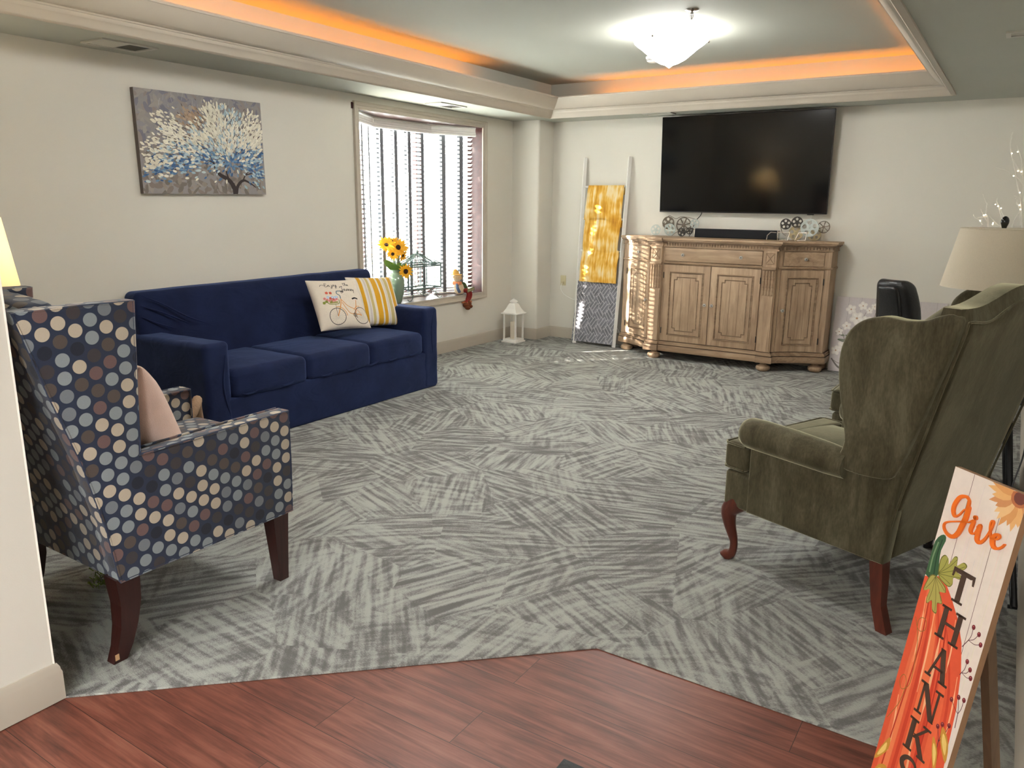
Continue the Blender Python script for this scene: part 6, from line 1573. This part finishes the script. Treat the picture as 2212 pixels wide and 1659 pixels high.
wires('roof', [[(c[0]*1.08, c[1]*1.04, zt2), (c[0]*.6, c[1]*.62, zt2+.04), (c[0]*.12, c[1]*.15, za)] for c in cor]+[[(s*hx, y, zt2), (s*hx*.55, y*.55, zt2+.045), (0, y*.15, za)] for s in (-1, 1) for y in (-.16, -.08, 0, .08, .16)]+[[(x, s*hy, zt2), (x*.5, s*hy*.55, zt2+.045), (0, s*.03, za)] for s in (-1, 1) for x in (-.05, .0, .05)], .0045)
wires('scrollwork', [bez([(hx+.003, -hy+.05+k*.13+.02*cos(i*.9), zb+.05+.05*i/4+.0) if False else (hx+.004, -.18+k*.12+.035*sin(i*1.3), zb+.03+i*.03) for i in range(7)], 4) for k in range(4)], .0018)
m = MB(); m.lathe([(0, za-.01), (.008, za), (.012, za+.012), (.006, za+.022), (.008, za+.03), (0, za+.045)], 10); m.build('finial', M_WIRE, t)
for (sx, sy) in ((-1, -1), (1, -1), (1, 1), (-1, 1)):
    wires('foot', [bez([(sx*hx*.9, sy*hy*.82, zb), (sx*hx*.95, sy*hy*.70, .06), (sx*hx, sy*hy*.82, .012), (sx*hx, sy*hy*.98, .006), (sx*hx, sy*(hy+.012), .022)], 5), bez([(sx*hx, sy*hy*.80, .05), (sx*hx, sy*hy*.5, .085), (sx*hx, sy*hy*.25, zb-.004)], 5)], .0035)
wires('apron', [bez([(hx, -hy*.5, zb), (hx, -hy*.35, .075), (hx, -hy*.15, .06), (hx, .0, .085), (hx, hy*.15, .06), (hx, hy*.35, .075), (hx, hy*.5, zb)], 5)], .003)

# seated scarecrow figure with dangling legs and GREETINGS board
t = thing('scarecrow_doll', 'small stuffed scarecrow figure sitting on the sill, boots dangling over the edge', 'figurine', (-4.965, 6.62, zs))
def cl(n, c, v=.12): return cloth(n, c, v, .1)
M_STR = cl('straw_yellow', srgb(216, 168, 90), .25); M_CRM = cl('cream_burlap', srgb(226, 202, 168)); M_GRN = cl('dark_green_cloth', srgb(72, 84, 52)); M_RED = cl('brick_red_cloth', srgb(142, 48, 44)); M_BRN2 = cl('brown_boot_leather', srgb(112, 60, 36)); M_RST = cl('rust_orange_cloth', srgb(204, 128, 88)); M_BLU = cl('denim_cloth', srgb(86, 100, 128))
m = MB(); m.rbox(-.05, .045, -.05, .05, .0, .13, .04, 4, 3, f=lambda x, y, z: (x+.03*z, y-.25*z, z)); m.build('body', M_CRM, t)
m = MB(); m.sphere((.005, -.055, .185), .044, 16, 12, (1, 1, 1.05)); m.build('head', M_CRM, t)
m = MB(); m.lathe([(.0, 0), (.062, 0), (.060, .006), (.036, .010), (.033, .035), (.018, .055), (0, .062)], 20); m.M = Matrix.Identity(4)
for i in range(len(m.v)): x, y, z = m.v[i]; m.v[i] = (x+.0, y-.063-.3*z, z+.212)
m.build('hat', M_STR, t)
m = MB(); rs = random.Random(2)
for i in range(60):
    a = rs.uniform(0, 6.28); b0 = Vector((.005+.035*cos(a), -.055+.035*sin(a), .20)); m.tube([tuple(b0), tuple(b0+Vector((.02*cos(a), .02*sin(a), rs.uniform(-.035, .0))))], .0012, 3)
for i in range(30):
    a = rs.uniform(0, 6.28); m.tube([(.01*cos(a), -.085+.01*sin(a), .262), (.022*cos(a), -.092+.022*sin(a), .262+rs.uniform(.0, .022))], .0012, 3)
m.build('straw_hair', M_STR, t)
m = MB(); m.rbox(-.052, .05, -.075, -.02, .105, .145, .016, 3, 2); m.build('scarf', M_RST, t)
m = MB(); m.tube(bez([(.0, .02, .12), (.01, .06, .11), (.03, .07, .06), (.04, .055, .02)], 4), [.018]*12+[.014], 8); m.build('arm', M_GRN, t)
m = MB(); m.tube(bez([(.01, -.06, .12), (.03, -.085, .08), (.05, -.07, .03)], 4), .016, 8); m.build('arm', M_BLU, t)
m = MB(); m.sphere((.045, .062, .04), .018, 10, 8); m.build('hand', M_CRM, t)
for k, (y, mt_, off) in enumerate(((.02, M_RED, 0), (.062, M_RED, .015))):
    m = MB(); m.tube(bez([(.0, y-.02, .03), (.045, y, .045), (.066, y+.035, .02), (.058, y+.045, -.03), (.050, y+.015, -.085+off)], 5), [.022, .021]+[.019]*19, 10); lg = m.build('leg', mt_, t)
    m = MB(); m.sphere((.062, y+.005, -.115+off), .034, 14, 10, (1.15, .9, .85)); m.sphere((.095, y-.01, -.14+off), .026, 12, 8, (1.3, .9, .8)); m.build('boot', M_BRN2, lg)
    m = MB(); m.tube([(.035, y-.03, -.085+off), (.05, y+.02, -.080+off), (.085, y+.035, -.10+off)], .010, 8); m.build('boot_cuff', M_RST, lg)
m = MB(); m.M = Matrix.Translation((.098, .065, .052)) @ Matrix.Rotation(radians(8), 4, 'X'); m.rbox(-.004, .004, -.062, .062, -.018, .018, .003, 2, 1); sg = m.build('greeting_board', simple('olive_sign_wood', srgb(112, 108, 74), .7), t)
GL = {'G': [[(1, .8), (.5, 1), (0, .7), (0, .3), (.5, 0), (1, .3), (1, .5), (.6, .5)]], 'R': [[(0, 0), (0, 1), (.8, .95), (.8, .55), (0, .5)], [(.3, .5), (.9, 0)]], 'E': [[(.9, 1), (0, 1), (0, 0), (.9, 0)], [(0, .5), (.7, .5)]], 'T': [[(0, 1), (1, 1)], [(.5, 1), (.5, 0)]], 'I': [[(.5, 1), (.5, 0)]], 'N': [[(0, 0), (0, 1), (.9, 0), (.9, 1)]], 'S': [[(.9, .85), (.4, 1), (.05, .75), (.9, .3), (.5, 0), (0, .15)]]}
mm_ = MB(); mm_.M = m.M
for i, ch in enumerate('GREETINGS'):
    for st in GL[ch]: mm_.tube([(.0046, -.055+i*.0125+a*.008, -.009+b_*.017) for a, b_ in st], .0010, 4)
mm_.build('lettering', simple('cream_letter_paint', srgb(226, 214, 170), .6), sg)

# ================================================================== unseen tree added in the sun's path to break it into patches
t = thing('sun_break_tree', 'unseen leafy tree added outside the bay window to break up the sun', 'tree', (-9.3, 2.4, -.4))
m = MB(); m.tube(bez([(0, 0, 0), (.05, .02, 1.0), (-.02, .05, 2.0), (.05, 0, 3.2)], 5), [.11-.0045*i for i in range(16)], 10); m.build('trunk', simple('tree_bark', srgb(96, 80, 66), .9, var=.2), t)
m = MB(); rt_ = random.Random(12)
for i in range(1900):
    a = rt_.uniform(0, 6.28); z_ = rt_.uniform(.9, 4.6); r_ = rt_.uniform(0, 1.5)*(1-abs(z_-2.6)/3.2)
    c = Vector((r_*cos(a), r_*sin(a), z_)); d = Vector((rt_.uniform(-1, 1), rt_.uniform(-1, 1), rt_.uniform(-.6, .6))).normalized(); e = d.orthogonal().normalized()*.05; d = d*.085
    m.add([tuple(c-d), tuple(c+e), tuple(c+d), tuple(c-e)], [(0, 1, 2, 3)])
m.build('foliage', simple('tree_leaves', srgb(84, 104, 56), .7, var=.3, nscale=4), t, smooth=0)
